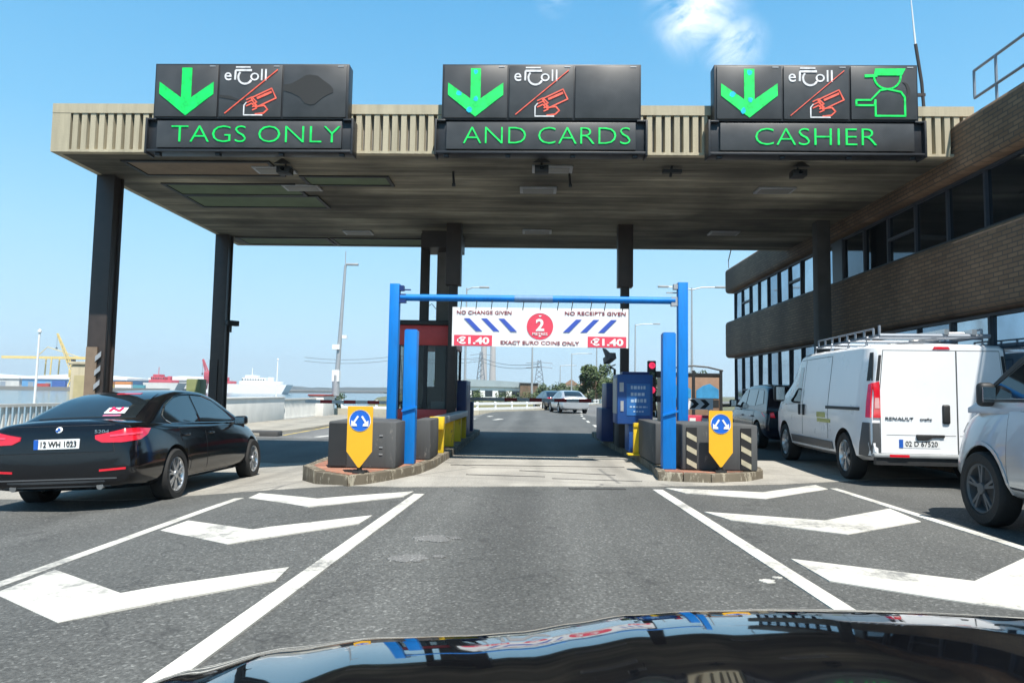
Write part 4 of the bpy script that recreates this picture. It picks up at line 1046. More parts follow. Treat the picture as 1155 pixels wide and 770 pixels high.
p = MB(); p.lathe([(0, 5.2), (.05, 5.15), (.05, 5.1), (0, 5.08)], 8, Matrix.Translation((.05, 0, 0))); p.build('finial', M_WHITE, t)
t = thing('flag_pole', 'thin white pole behind the solid river wall', 'pole', (-13.7, 37.5, -2.4))
p = MB(); p.tube([(0, 0, 0), (.05, 0, 5.2)], [.06, .03]); p.build('pole', M_WHITE, t)
p = MB(); p.lathe([(0, 5.3), (.05, 5.25), (.05, 5.2), (0, 5.18)], 8, Matrix.Translation((.05, 0, 0))); p.build('finial', M_WHITE, t)

# ------------------------------------------------------------------ far port across the river
QZ = .3
def shed(x0, x1, y, h, roof_h, wallm, label):
    t = thing('port_shed', label, 'shed', (x0, y, QZ)); w = x1 - x0
    p = MB(); p.b2((0, 0, -.2), (w, 40, h)); p.build('wall', wallm, t)
    p = MB(); p.prism([(-1, -1), (-1, 41), (-1, 41)][:0] or [(-1, h), (w + 1, h), (w + 1, h + roof_h * .4), (w * .5, h + roof_h), (-1, h + roof_h * .4)], -1, 41); p.build('roof', M_WHITE, t)
    p = MB()
    k = 6
    while k < w - 8: p.b2((k, -.15, 0), (k + 5, -.02, h * .6)); k += 16
    p.build('door', mat('shed_door', (.25, .3, .36), .6, ns=.3), t)
    return t
M_SHEDBLUE = mat('shed_blue', (.1, .3, .55), .6, ns=.1); M_SHEDW = mat('shed_pale', (.55, .55, .53), .7, ns=.1)
shed(-470, -372, 640, 7, 5, M_SHEDBLUE, 'long white roofed blue shed at the left edge across the river')
shed(-600, -480, 650, 7, 5, M_SHEDW, 'white roofed pale shed farthest left across the river')
shed(-362, -300, 660, 8, 4, M_SHEDW, 'white roofed pale shed across the river behind the black saloon')
def container(x, y, z, l, m, label):
    t = thing('shipping_container', label, 'container', (x, y, QZ + z), group='containers stacked on the far quay')
    p = MB(); p.b2((0, 0, 0), (l, 2.5, 2.7)); p.build('box', m, t)
    p = MB()
    for k in range(int(l / 1.2)): p.b2((k * 1.2 + .3, -.08, .2), (k * 1.2 + .7, -.02, 2.5))
    p.build('ribs', m, t)
cm = dict(blue=mat('container_blue', (.03, .10, .35), .6, ns=.3), orange=mat('container_orange', (.55, .2, .04), .6, ns=.3), white=M_WHITE, red=mat('container_red', (.4, .04, .03), .6, ns=.3),
          grey=mat('container_grey', (.2, .22, .25), .6, ns=.3), yellow=mat('container_yellow', (.6, .42, .08), .6, ns=.3), teal=mat('container_teal', (.05, .25, .3), .6, ns=.3))
for i, (x, z, l, c, lab) in enumerate(((-425, 0, 12, 'blue', 'dark blue container near the left end of the far quay'), (-411, 0, 12, 'white', 'white container between blue ones on the far quay'), (-397, 0, 12, 'grey', 'grey container right of the white one on the far quay'),
        (-384, 0, 14, 'yellow', 'yellow container on the bottom row of the far quay'), (-384, 2.72, 14, 'orange', 'orange container on top of the yellow one'), (-368, 0, 14, 'white', 'white container under the orange one behind the saloon roof'), (-368, 2.72, 14, 'orange', 'orange container stacked on a white one behind the saloon roof'),
        (-352, 0, 10, 'teal', 'teal container at the right end of the far container row'), (-425, 2.72, 12, 'blue', 'blue container stacked on a dark blue one'), (-440, 0, 12, 'red', 'red container at the left end of the far quay row'))):
    container(x * .975, 600, z, l, cm[c], lab)
def crane(x, y, label, m, jib):
    t = thing('harbour_crane', label, 'crane', (x, y, QZ))
    p = MB()
    for sx in (-3, 3):
        for sy in (-3, 3): p.tube([(sx, sy, 0), (sx * .6, sy * .6, 8)], .6, 6)
    p.b2((-3, -3, 8), (3, 3, 9)); p.build('portal', m, t)
    p = MB(); p.b2((-3.4, -3, 9), (3.4, 4, 15)); p.build('cab', m, t, bevel=.3)
    p = MB(); a = Vector((-1, 0, 12)); b = Vector(jib)
    up = Vector((.9, 0, .3)); s_ = Vector((0, 1, 0)); n = 9
    for q in (up + s_, up - s_, -up + s_, -up - s_): p.tube([a + q * 1.4, b + q * .45], .32, 6)
    for k in range(n):
        u, v = a.lerp(b, k / n), a.lerp(b, (k + 1) / n); w0, w1 = 1.4 - .95 * k / n, 1.4 - .95 * (k + 1) / n
        for q, r_ in ((up + s_, -up + s_), (up - s_, -up - s_), (up + s_, up - s_)): p.tube([u + q * w0, v + r_ * w1], .2, 5)
    p.build('jib', m, t)
    p = MB(); p.tube([b, (b.x, b.y, b.z - 12)], .12, 5); p.b2((b.x - .5, -.5, b.z - 13.5), (b.x + .5, .5, b.z - 12)); p.build('hook', M_PLASTIC, t)
M_CRY = mat('crane_yellow', (.62, .46, .14), .6, ns=.2); M_CRR = mat('crane_red', (.5, .06, .09), .6, ns=.2)
crane(-395, 600, 'yellow harbour crane with raised jib left of the front canopy column', M_CRY, (-17, 0, 46))
crane(-282, 610, 'small red harbour crane left of the rear canopy column across the river', M_CRR, (-6, 0, 26))
t = thing('gantry_crane', 'pale yellow gantry crane with long level beam at the left edge', 'crane', (-500, 700, QZ))
p = MB()
for x in (0, 14):
    for y in (0, 12): p.tube([(x, y, 0), (x + 1, y, 29)], .7, 6)
p.build('portal', M_CRY, t)
p = MB(); p.b2((-40, 4, 28), (58, 8, 30.5)); p.tube([(-5, 6, 30), (6, 6, 40), (40, 6, 30)], .4, 6); p.build('beam', M_CRY, t)
p = MB(); p.b2((28, 3, 24), (34, 9, 28)); p.build('trolley', M_PLASTIC, t)
def ship(x, y, l, h, label, hull, sup, funnel):
    t = thing('ship', label, 'ship', (x, y, -2.6))
    p = MB(); p.prism([(0, 0), (l, 0), (l + 4, h), (-2, h)], -8, 8); p.build('hull', hull, t)
    p = MB(); p.b2((l * .1, -7, h), (l * .9, 7, h + 2.5)); p.b2((l * .15, -6, h + 2.5), (l * .6, 6, h + 5.5)); p.b2((l * .2, -5, h + 5.5), (l * .42, 5, h + 7.5)); p.build('superstructure', sup, t, bevel=.3)
    p = MB(); p.b2((l * .65, -2, h + 2.5), (l * .75, 2, h + 6)); p.build('funnel', funnel, t, bevel=.3)
    p = MB()
    k = l * .15
    while k < l * .6: p.b2((k, -6.1, h + 3.3), (k + 1, -6, h + 4.5)); k += 2.2
    p.build('window_row', M_GLASS, t)
    p = MB(); p.tube([(l * .3, 0, h + 7.5), (l * .3, 0, h + 14)], .3, 6); p.build('mast', sup, t)
ship(-246, 585, 40, 7.5, 'white ship moored across the river right of the rear left column', M_WHITE, M_WHITE, M_WHITE)
ship(-300, 640, 30, 8, 'white ship with red upper works moored left of the rear left column', M_WHITE, M_CRR, M_CRR)
ship(-345, 630, 26, 8, 'pale ship with red upper works right of the front left column', M_SHEDW, M_CRR, M_CRR)
# far low shore beyond the river mouth
mb = MB(); hp = [(-900, 2500)]; 
for k in range(30): hp.append((-1300 + k * 60, 2500))
mb.prism([(-3600, -5)] + [(-3600 + k * 55, 4 + 7 * abs(sin(k * 1.7)) + 5 * abs(sin(k * .37))) for k in range(66)] + [(0, -5)], 2600, 2750)
tag(mb.build('far_shore', mat('far_shore_land', (.07, .09, .08), .9, ns=.01)), kind='structure')

# ------------------------------------------------------------------ inland skyline beyond the toll
t = thing('power_station_chimney', 'tall banded chimney of the distant pair, left one', 'chimney', (-112, 1600, -.6), group='pair of tall power station chimneys')
def chim(t):
    prof = [(9, 0), (7, 60), (5.5, 150)]
    p = MB(); p.lathe(prof, 20); p.build('shaft', mat('chimney_concrete', (.42, .38, .35), .9, ns=.02), t, smooth=True)
    p = MB(); p.lathe([(5.66, 141), (5.53, 150), (5.0, 150)], 20); p.lathe([(6.01, 118), (5.87, 126)], 20); p.lathe([(6.4, 94), (6.25, 103)], 20); p.build('red_band', mat('chimney_red', (.45, .12, .1), .8, ns=.05), t)
chim(t)
t2 = copy_tree(t); t2.location = (-94, 1640, -.6); t2['label'] = 'tall banded chimney of the distant pair, right one'
t = thing('white_warehouse', 'long white warehouse with grey roof below the distant chimneys', 'building', (-22, 190, -.6))
p = MB(); p.b2((0, 0, 0), (24, 14, 3.4)); p.build('wall', M_WHITE, t)
p = MB(); p.prism([(-.5, 3.4), (24.5, 3.4), (24, 4.6), (4, 5.4), (0, 4.6)], -.5, 14.5); p.build('roof', mat('pale_roof', (.3, .36, .38), .7, ns=.2), t)
for k in range(6):
    p = MB(); p.b2((2 + k * 3.6, -.06, .8), (4 + k * 3.6, -.01, 2.4)); p.build('window', M_GLASS, t)
t = thing('white_house', 'small white house left of the long warehouse', 'house', (-20.5, 150, -.6))
p = MB(); p.b2((0, 0, 0), (4.5, 7, 5.0)); p.build('wall', M_WHITE, t)
p = MB(); p.prism([(-.3, 5.0), (4.8, 5.0), (2.25, 6.4)], -.3, 7.3); p.build('roof', mat('slate_roof', (.1, .11, .12), .8, ns=.5), t)
p = MB(); p.b2((.7, -.05, 2.6), (1.6, -.01, 3.8)); p.b2((2.8, -.05, 2.6), (3.7, -.01, 3.8)); p.build('window', M_GLASS, t)
t = thing('brown_block', 'low brown block at the right end of the white warehouse', 'building', (-3.4, 185, -.6))
p = MB(); p.b2((0, 0, 0), (4.6, 10, 4.2)); p.build('wall', M_BRICK, t)
p = MB(); p.b2((-.2, -.2, 4.2), (4.8, 10.2, 4.5)); p.build('roof', M_PLASTIC, t)
t = thing('terrace_row', 'distant row of tan roofed houses between the far trees', 'houses', (14, 330, -.6))
p = MB(); p.b2((0, 0, 0), (46, 9, 6)); p.build('wall', mat('tan_wall', (.4, .33, .26), .8, ns=.1), t)
p = MB()
for k in range(6): p.prism([(k * 7.7, 6), (k * 7.7 + 7.6, 6), (k * 7.7 + 3.8, 8.6)], -.2, 9.2)
p.build('roof', mat('tan_roof', (.28, .16, .1), .8, ns=.1), t)
def lattice(x, y, h, w, label, cat='pylon'):
    t = thing('lattice_pylon', label, cat, (x, y, -.6), group='steel lattice pylons')
    p = MB(); n = 8
    c = lambda k, s: Vector((s[0] * w * (1 - .8 * k / n), s[1] * w * (1 - .8 * k / n), h * k / n))
    S4 = ((-1, -1), (1, -1), (1, 1), (-1, 1)); r = w * .05
    for k in range(n):
        for i in range(4):
            a, b = S4[i], S4[(i + 1) % 4]
            p.tube([c(k, a), c(k + 1, a)], r, 4); p.tube([c(k, a), c(k + 1, b)], r * .7, 4); p.tube([c(k, b), c(k + 1, a)], r * .7, 4)
    p.build('tower', M_GREYRAIL, t)
    for zz in (.8, .92):
        p = MB(); p.tube([(-w * 2, 0, h * zz), (0, 0, h * (zz + .03)), (w * 2, 0, h * zz)], r, 4); p.build('cross_arm', M_GREYRAIL, t)
lattice(2.2, 260, 14, 2.4, 'steel lattice pylon below the right part of the banner')
lattice(-31, 420, 26, 3.2, 'steel lattice pylon below the left price on the banner')
lattice(-80, 420, 24, 3.2, 'steel lattice pylon near the right side of the toll booth')
t = thing('power_line', 'thin power cables strung between the pylons under the banner', 'cable', (0, 0, 0))
p = MB()
for dz in (0, -2.2):
    for a, b in (((-80, 420, 22.4 + dz), (-31, 420, 22 + dz)), ((-31, 420, 22 + dz), (2.2, 260, 12 + dz * .5)), ((-140, 430, 21 + dz), (-80, 420, 22.4 + dz))):
        p.tube([Vector(a).lerp(Vector(b), k / 10) - Vector((0, 0, 2.0 * (1 - (2 * k / 10 - 1) ** 2))) for k in range(11)], .10, 4)
p.build('cable', M_PLASTIC, t)

# trees and shrubs
def tree(name, x, y, h, w, label, leaf, n=1400, trunk=.3, cat='tree', group='trees beyond the toll', ls=.3, z0=-.6):
    t = thing(name, label, cat, (x, y, z0), group=group)
    r = random.Random(int(x * 13 + y * 7) & 0xffff)
    p = MB(); p.tube([(0, 0, 0), (.1, 0, h * .3), (0, .1, h * .75)], [w * .06, w * .045, w * .015], 7)
    for k in range(5):
        a = k * 1.3; p.tube([(.05, 0, h * (.3 + .05 * k)), (cos(a) * w * .3, sin(a) * w * .3, h * (.55 + .06 * k))], [w * .025, w * .008], 5)
    p.build('trunk', M_BARK, t)
    cl = [(r.uniform(-1, 1) * w * .38, r.uniform(-1, 1) * w * .38, h * (trunk + (1 - trunk) * r.uniform(.15, .9)), w * r.uniform(.12, .24)) for _ in range(16)]
    p = MB()
    for _ in range(n):
        c = r.choice(cl); d = Vector((r.gauss(0, 1), r.gauss(0, 1), r.gauss(0, 1))).normalized() * c[3] * r.random() ** .4
        q = Vector(c[:3]) + d
        u = Vector((r.gauss(0, 1), r.gauss(0, 1), r.gauss(0, 1))).normalized(); v = u.orthogonal().normalized(); s = ls * r.uniform(.5, 1.1)
        p.add([q - u * s, q + v * s * .5, q + u * s, q - v * s * .5], [(0, 1, 2, 3)], 1 if r.random() < .35 else 0)
    p.build('crown', [leaf, M_LEAF if leaf is M_LEAFD else M_LEAFD], t)
tree('broadleaf_tree', 8.1, 92, 5.6, 4.6, 'full round green tree left of the cctv camera', M_LEAF, 2600)
tree('broadleaf_tree', 10.2, 98, 4.6, 4.0, 'smaller green tree touching the round one behind the blue cabinets', M_LEAF, 1800)
tree('broadleaf_tree', 7.4, 160, 3.8, 7.0, 'dark low tree just above the silver saloon', M_LEAFD, 2000, .1)
tree('broadleaf_tree', 3.0, 165, 4.2, 5.5, 'dark round tree left of the silver saloon', M_LEAFD, 1800, .1)
tree('broadleaf_tree', 12.6, 158, 4.0, 7.5, 'broad light green tree right of the silver saloon', M_LEAF, 2200, .1)
tree('broadleaf_tree', 19.6, 105, 4.8, 5, 'dark green tree behind the traffic light', M_LEAFD, 1800, .1)
tree('broadleaf_tree', 23.6, 105, 5.2, 5, 'dark green tree behind the right blue post', M_LEAFD, 1800, .1)
tree('broadleaf_tree', -5.6, 44.6, 3.2, 1.6, 'narrow shrubby tree beside the right side of the toll booth', M_LEAF, 1200, .1, ls=.14)
for i, (x, y, h, w, l) in enumerate(((-11.5, 76, 2.3, 4.5, 'green shrub under the small white house'), (-7.6, 82, 2.0, 4.2, 'green shrub before the left half of the warehouse'), (-3.4, 90, 1.8, 4.4, 'low green shrub before the middle of the warehouse'),
        (.2, 96, 1.7, 4.0, 'low green shrub before the brown block'), (3.6, 104, 1.9, 3.6, 'low green shrub left of the distant silver saloon'), (-13.2, 47.5, 2.0, 1.2, 'sparse shrub by the end pier of the river railing'))):
    tree('shrub', x, y, h, w, l, M_LEAF, 900, .02, 'shrub', 'shrubs behind the guard rail', .16 if i < 5 else .08)

# kiosk and direction board beyond the right hand lane
t = thing('toll_kiosk', 'brown kiosk with blue panels under a thin framed roof beyond the right hand lane', 'kiosk', (7.3, 33.0, 0))
kx0, kx1 = -1.15, 1.35
p = MB(); p.b2((kx0, 0, 0), (kx1, 2.4, 2.2)); p.build('wall', mat('kiosk_brown', (.28, .17, .11), .7, ns=2, na=.3), t, bevel=.02)
for x0, x1 in ((kx0 + .1, -.02), (.22, kx1 - .1)):
    p = MB(); p.prism([(x0, 1.15), (x1, 1.15), (x1, 1.55), (x0 + (x1 - x0) * .6, 1.82), (x0 + (x1 - x0) * .3, 1.72), (x0, 1.5)], -.02, -.003); p.build('blue_panel', mat('kiosk_blue', (.05, .27, .5), .5, ns=3, na=.3), t)
    p = MB(); p.b2((x0, -.02, .75), (x1, -.004, 1.08)); p.build('lower_panel', M_PLASTIC, t)
p = MB()
for x in (kx0, .1, kx1): p.b2((x - .06, -.05, 0), (x + .06, .04, 2.42))
p.b2((kx0, -.045, 2.2), (kx1, .04, 2.3)); p.tube([(kx0 - .1, 0, 2.42), (kx0 + .6, 0, 2.58), (.1, 0, 2.63), (kx1 - .6, 0, 2.58), (kx1 + .1, 0, 2.42)], .045, 6)
p.build('frame', M_PLASTIC, t)
t = thing('direction_board', 'black and white arrow board low beside the brown kiosk', 'sign', (6.35, 28.3, 0))
p = MB(); p.b2((-.65, -.03, .72), (.75, .0, 1.15)); a = p.build('board', M_WHITE, t)
p = MB()
for k in range(3): p.prism([(-.6 + k * .42, .76), (-.42 + k * .42, .935), (-.6 + k * .42, 1.11), (-.40 + k * .42, 1.11), (-.22 + k * .42, .935), (-.40 + k * .42, .76)], -.036, -.028)
p.build('black_arrow', M_BLACKINK, a)
p = MB(); p.tube([(-.5, .03, 0), (-.5, .03, 1.1)], .03); p.tube([(.6, .03, 0), (.6, .03, 1.1)], .03); p.build('post', M_GALV, t)
t = thing('red_white_barrier', 'low red and white plastic barrier below the arrow board', 'barrier', (6.2, 26.2, 0))
p = MB(); p.prism([(-.7, 0), (.8, 0), (.8, .12), (.75, .55), (-.65, .55), (-.7, .12)], -.12, .12); p.build('body', mat('barrier_red', (.5, .04, .08), .5, ns=3), t, bevel=.03)
p = MB()
for k in range(3): p.b2((-.5 + k * .45, -.135, .2), (-.28 + k * .45, -.118, .45))
p.build('white_patch', M_WHITE, t)
# ------------------------------------------------------------------ vehicles
def smooth_loft(rings, caps=True):
    bm = bmesh.new()
    R_ = [[bm.verts.new(p) for p in ring] for ring in rings]
    n = len(R_[0])
    for a, b in zip(R_, R_[1:]):
        for k in range(n): bm.faces.new((a[k], a[(k + 1) % n], b[(k + 1) % n], b[k]))
    if caps:
        bm.faces.new(R_[0][::-1]); bm.faces.new(R_[-1])
    bmesh.ops.recalc_face_normals(bm, faces=bm.faces)
    return bm
def mirror(half): return half + [(-x, y, z) for x, y, z in half[::-1] if abs(x) > 1e-6]
def finish(bm, name, mats, parent, sub=0, arches=(), bevel=0.0, ang=38):
    me = bpy.data.meshes.new(name); bm.to_mesh(me); bm.free()
    for m in mats: me.materials.append(m)
    o = bpy.data.objects.new(name, me); C.objects.link(o)
    tmp = []
    if bevel:
        md = o.modifiers.new('b', 'BEVEL'); md.width = bevel; md.segments = 3; md.limit_method = 'ANGLE'; md.angle_limit = R(40)
    if sub:
        md = o.modifiers.new('s', 'SUBSURF'); md.levels = sub; md.render_levels = sub
    for (x, y, z, r, wd) in arches:
        c = MB(); c.lathe([(0, -wd / 2), (r, -wd / 2), (r, wd / 2), (0, wd / 2)], 40, Matrix.Translation((x, y, z)) @ Matrix.Rotation(R(90), 4, 'Y'), 1)
        co = c.build('cutter', list(mats)); tmp.append(co)
        bmq = bmesh.new(); bmq.from_mesh(co.data); bmesh.ops.remove_doubles(bmq, verts=bmq.verts, dist=1e-5); bmesh.ops.recalc_face_normals(bmq, faces=bmq.faces); bmq.to_mesh(co.data); bmq.free()
        md = o.modifiers.new('c', 'BOOLEAN'); md.operation = 'DIFFERENCE'; md.object = co; md.solver = 'EXACT'
    dg = bpy.context.evaluated_depsgraph_get(); dg.update()
    nm = bpy.data.meshes.new_from_object(o.evaluated_get(dg))
    o.modifiers.clear(); o.data = nm; nm.name = name; bpy.data.meshes.remove(me)
    for c in tmp: d = c.data; bpy.data.objects.remove(c); bpy.data.meshes.remove(d)
    nm.shade_smooth()
    try: nm.set_sharp_from_angle(angle=R(ang))
    except Exception: pass
    o.parent = parent
    return o
def bvh_of(*objs):
    vs, fs = [], []
    for o in objs:
        k = len(vs); vs += [v.co.copy() for v in o.data.vertices]; fs += [[i + k for i in p.vertices] for p in o.data.polygons]
    return BVHTree.FromPolygons(vs, fs)
def patch(mb, bv, poly, axis, sign, off=.008, depth=.02, mi=0, step=.09, skirt_mi=None):
    """a 2-D outline laid on the body by casting along an axis: a panel, lamp or pane that follows its curve"""
    bm = bmesh.new(); vs = [bm.verts.new((a, b, 0)) for a, b in poly]; bm.faces.new(vs)
    for ax in (0, 1):
        lo = min(p[ax] for p in poly); hi = max(p[ax] for p in poly); n = max(1, int((hi - lo) / step))
        for k in range(1, n):
            co = [0, 0, 0]; co[ax] = lo + (hi - lo) * k / n; no = [0, 0, 0]; no[ax] = 1
            bmesh.ops.bisect_plane(bm, geom=bm.verts[:] + bm.edges[:] + bm.faces[:], plane_co=co, plane_no=no)
    bmesh.ops.triangulate(bm, faces=bm.faces)
    bm.verts.index_update()
    d = Vector((-sign * .6, .8, 0)) if axis == 'd' else Vector((-sign, 0, 0)) if axis == 'x' else Vector((0, -sign, 0)) if axis == 'y' else Vector((0, 0, -sign))
    P = []
    for v in bm.verts:
        o = Vector((sign * .8 * v.co.x, .6 * v.co.x, v.co.y)) if axis == 'd' else Vector((0, v.co.x, v.co.y)) if axis == 'x' else Vector((v.co.x, 0, v.co.y)) if axis == 'y' else Vector((v.co.x, v.co.y, 0))
        h, nrm, i, dist = bv.ray_cast(o - d * 12, d)
        if h is None: h, nrm, i, dist = bv.find_nearest(o - d * 1.0)
        if nrm.dot(d) > 0: nrm = -nrm
        P.append(h + (nrm * .6 - d * .4).normalized() * off)
    n = len(P)
    fs = [[v.index for v in f.verts] for f in bm.faces]
    mb.add(P, fs, mi)
    bnd = [(e.verts[0].index, e.verts[1].index) for e in bm.edges if len(e.link_faces) == 1]
    used = sorted({i for e in bnd for i in e}); mp = {i: k for k, i in enumerate(used)}
    mb.add([P[i] for i in used] + [P[i] + d * depth for i in used],
           [(mp[a], mp[b], mp[b] + len(used), mp[a] + len(used)) for a, b in bnd], mi if skirt_mi is None else skirt_mi)
    bm.free()
def grow(poly, g):
    cx = sum(p[0] for p in poly) / len(poly); cy = sum(p[1] for p in poly) / len(poly)
    w = max(abs(p[0] - cx) for p in poly); h = max(abs(p[1] - cy) for p in poly)
    return [(cx + (p[0] - cx) * (1 + g / w), cy + (p[1] - cy) * (1 + g / h)) for p in poly]
def pobj(name, bv, poly, axis, sign, m, parent, off=.008, depth=.02, seam=None, **kw):
    mb = MB()
    if seam:
        patch(mb, bv, grow(poly, .011), axis, sign, off * .4, depth, 1, **kw)
    patch(mb, bv, poly, axis, sign, off, depth, 0, **kw)
    return mb.build(name, [m, seam] if seam else m, parent, smooth=True)
def cast(bv, axis, sign, a, b):
    d = Vector((-sign, 0, 0)) if axis == 'x' else Vector((0, -sign, 0)) if axis == 'y' else Vector((0, 0, -sign))
    o = Vector((0, a, b)) if axis == 'x' else Vector((a, 0, b)) if axis == 'y' else Vector((a, b, 0))
    return bv.ray_cast(o - d * 12, d)[0]

def wheel(parent, x, y, r, w, spokes, side, rim=None):
    wp = part_empty('wheel', parent, (x, y, r))
    M = Matrix.Rotation(R(90) * side, 4, 'Y')
    p = MB(); p.lathe([(r * .66, -w * .42), (r * .72, -w * .5), (r * .93, -w * .5), (r * .985, -w * .4), (r, -w * .22), (r, w * .22), (r * .985, w * .4), (r * .93, w * .5), (r * .72, w * .5), (r * .66, w * .42), (r * .62, w * .3), (r * .62, -w * .3), (r * .66, -w * .42)], 36, M)
    p.build('tyre', M_TYRE, wp, smooth=True)
    p = MB(); p.lathe([(r * .665, w * .44), (r * .645, w * .46), (r * .60, w * .38), (r * .58, w * .0), (r * .15, w * .0), (0, w * .0)], 36, M)
    for k in range(spokes):
        a = 2 * pi * k / spokes
        for da in (-.13, .13):
            A = Vector((cos(a) * r * .10, sin(a) * r * .10, w * .40)); Bq = Vector((cos(a + da) * r * .62, sin(a + da) * r * .62, w * .42))
            t_ = (Bq - A).cross(Vector((0, 0, 1))).normalized() * r * .038; dz = Vector((0, 0, -w * .12))
            q = [A + t_, Bq + t_, Bq - t_, A - t_]; q = [M @ v for v in q] + [M @ (v + dz) for v in q]
            p.add(q, [(0, 1, 2, 3), (4, 7, 6, 5), (0, 4, 5, 1), (1, 5, 6, 2), (2, 6, 7, 3), (3, 7, 4, 0)], 0)
    p.build('rim', rim or M_ALLOY, wp, smooth=True)
    p = MB(); p.lathe([(r * .16, w * .36), (r * .15, w * .44), (r * .10, w * .46), (0, w * .46)], 20, M); p.build('hub_cap', rim or M_ALLOY, wp, smooth=True)
    p = MB(); p.lathe([(r * .56, w * .02), (r * .56, w * .06), (r * .2, w * .06)], 24, M); p.build('brake_disc', M_GREYPLAST, wp)
    return wp

def body_rings(st):
    out_ = []
    for (y, zb, zt, wm, zm, ws, zs) in st:
        half = [(0, y, zb), (wm * .8, y, zb), (wm * .975, y, zb + .07), (wm, y, zm), (ws, y, zs), (ws - .05, y, zs + (zt - zs) * .7), (ws * .55, y, zt), (0, y, zt + .012)]
        out_.append(mirror(half))
    return out_
def cabin_rings(prof, hb, zb, he, zr):
    # prof: (y, z) of the roof line; half width falls from hb at zb to he at zr
    out_ = []
    def hw(z): return hb + (he - hb) * (z - zb) / (zr - zb)
    pts = []
    for i in range(len(prof) - 1):
        p0 = Vector(prof[max(i - 1, 0)]); p1 = Vector(prof[i]); p2 = Vector(prof[i + 1]); p3 = Vector(prof[min(i + 2, len(prof) - 1)])
        for k in range(5):
            t = k / 5
            pts.append(.5 * (2 * p1 + (p2 - p0) * t + (2 * p0 - 5 * p1 + 4 * p2 - p3) * t * t + (3 * p1 - p0 - 3 * p2 + p3) * t ** 3))
    pts.append(Vector(prof[-1]))
    for p in pts:
        z = max(p.y, zb + .004); rr = min(.10, (z - zb) * .55); ze = z - rr
        half = [(0, p.x, zb - .05), (hb, p.x, zb - .05), (hw(zb), p.x, zb), (hw((zb + ze) / 2), p.x, (zb + ze) / 2), (hw(ze), p.x, ze), (hw(ze) - rr * .18, p.x, z - rr * .5), (hw(ze) - rr * .55, p.x, z - rr * .18), (hw(ze) - rr * 1.3, p.x, z - rr * .02), (hw(ze) * .5, p.x, z + .012 * rr / .1), (0, p.x, z + .018 * rr / .1)]
        out_.append(mirror(half))
    return out_

def plate(root, bv, x, z, w, h, chars, sign=-1, axis='y'):
    a = pobj('number_plate', bv, [(x - w / 2, z - h / 2), (x + w / 2, z - h / 2), (x + w / 2, z + h / 2), (x - w / 2, z + h / 2)], axis, sign, M_PLATE, root, off=.012)
    y = min(v.co.y for v in a.data.vertices)
    p = MB(); p.b2((x - w / 2, y - .003, z - h / 2), (x - w / 2 + .05, y + .004, z + h / 2)); p.build('country_band', M_EUBLUE, a)
    p = MB(); text_mb(p, chars, x + .025, z, w - .11, h * .62, y - .004, y + .004, 0, .004); p.build('plate_text', M_BLACKINK, a)
    return a

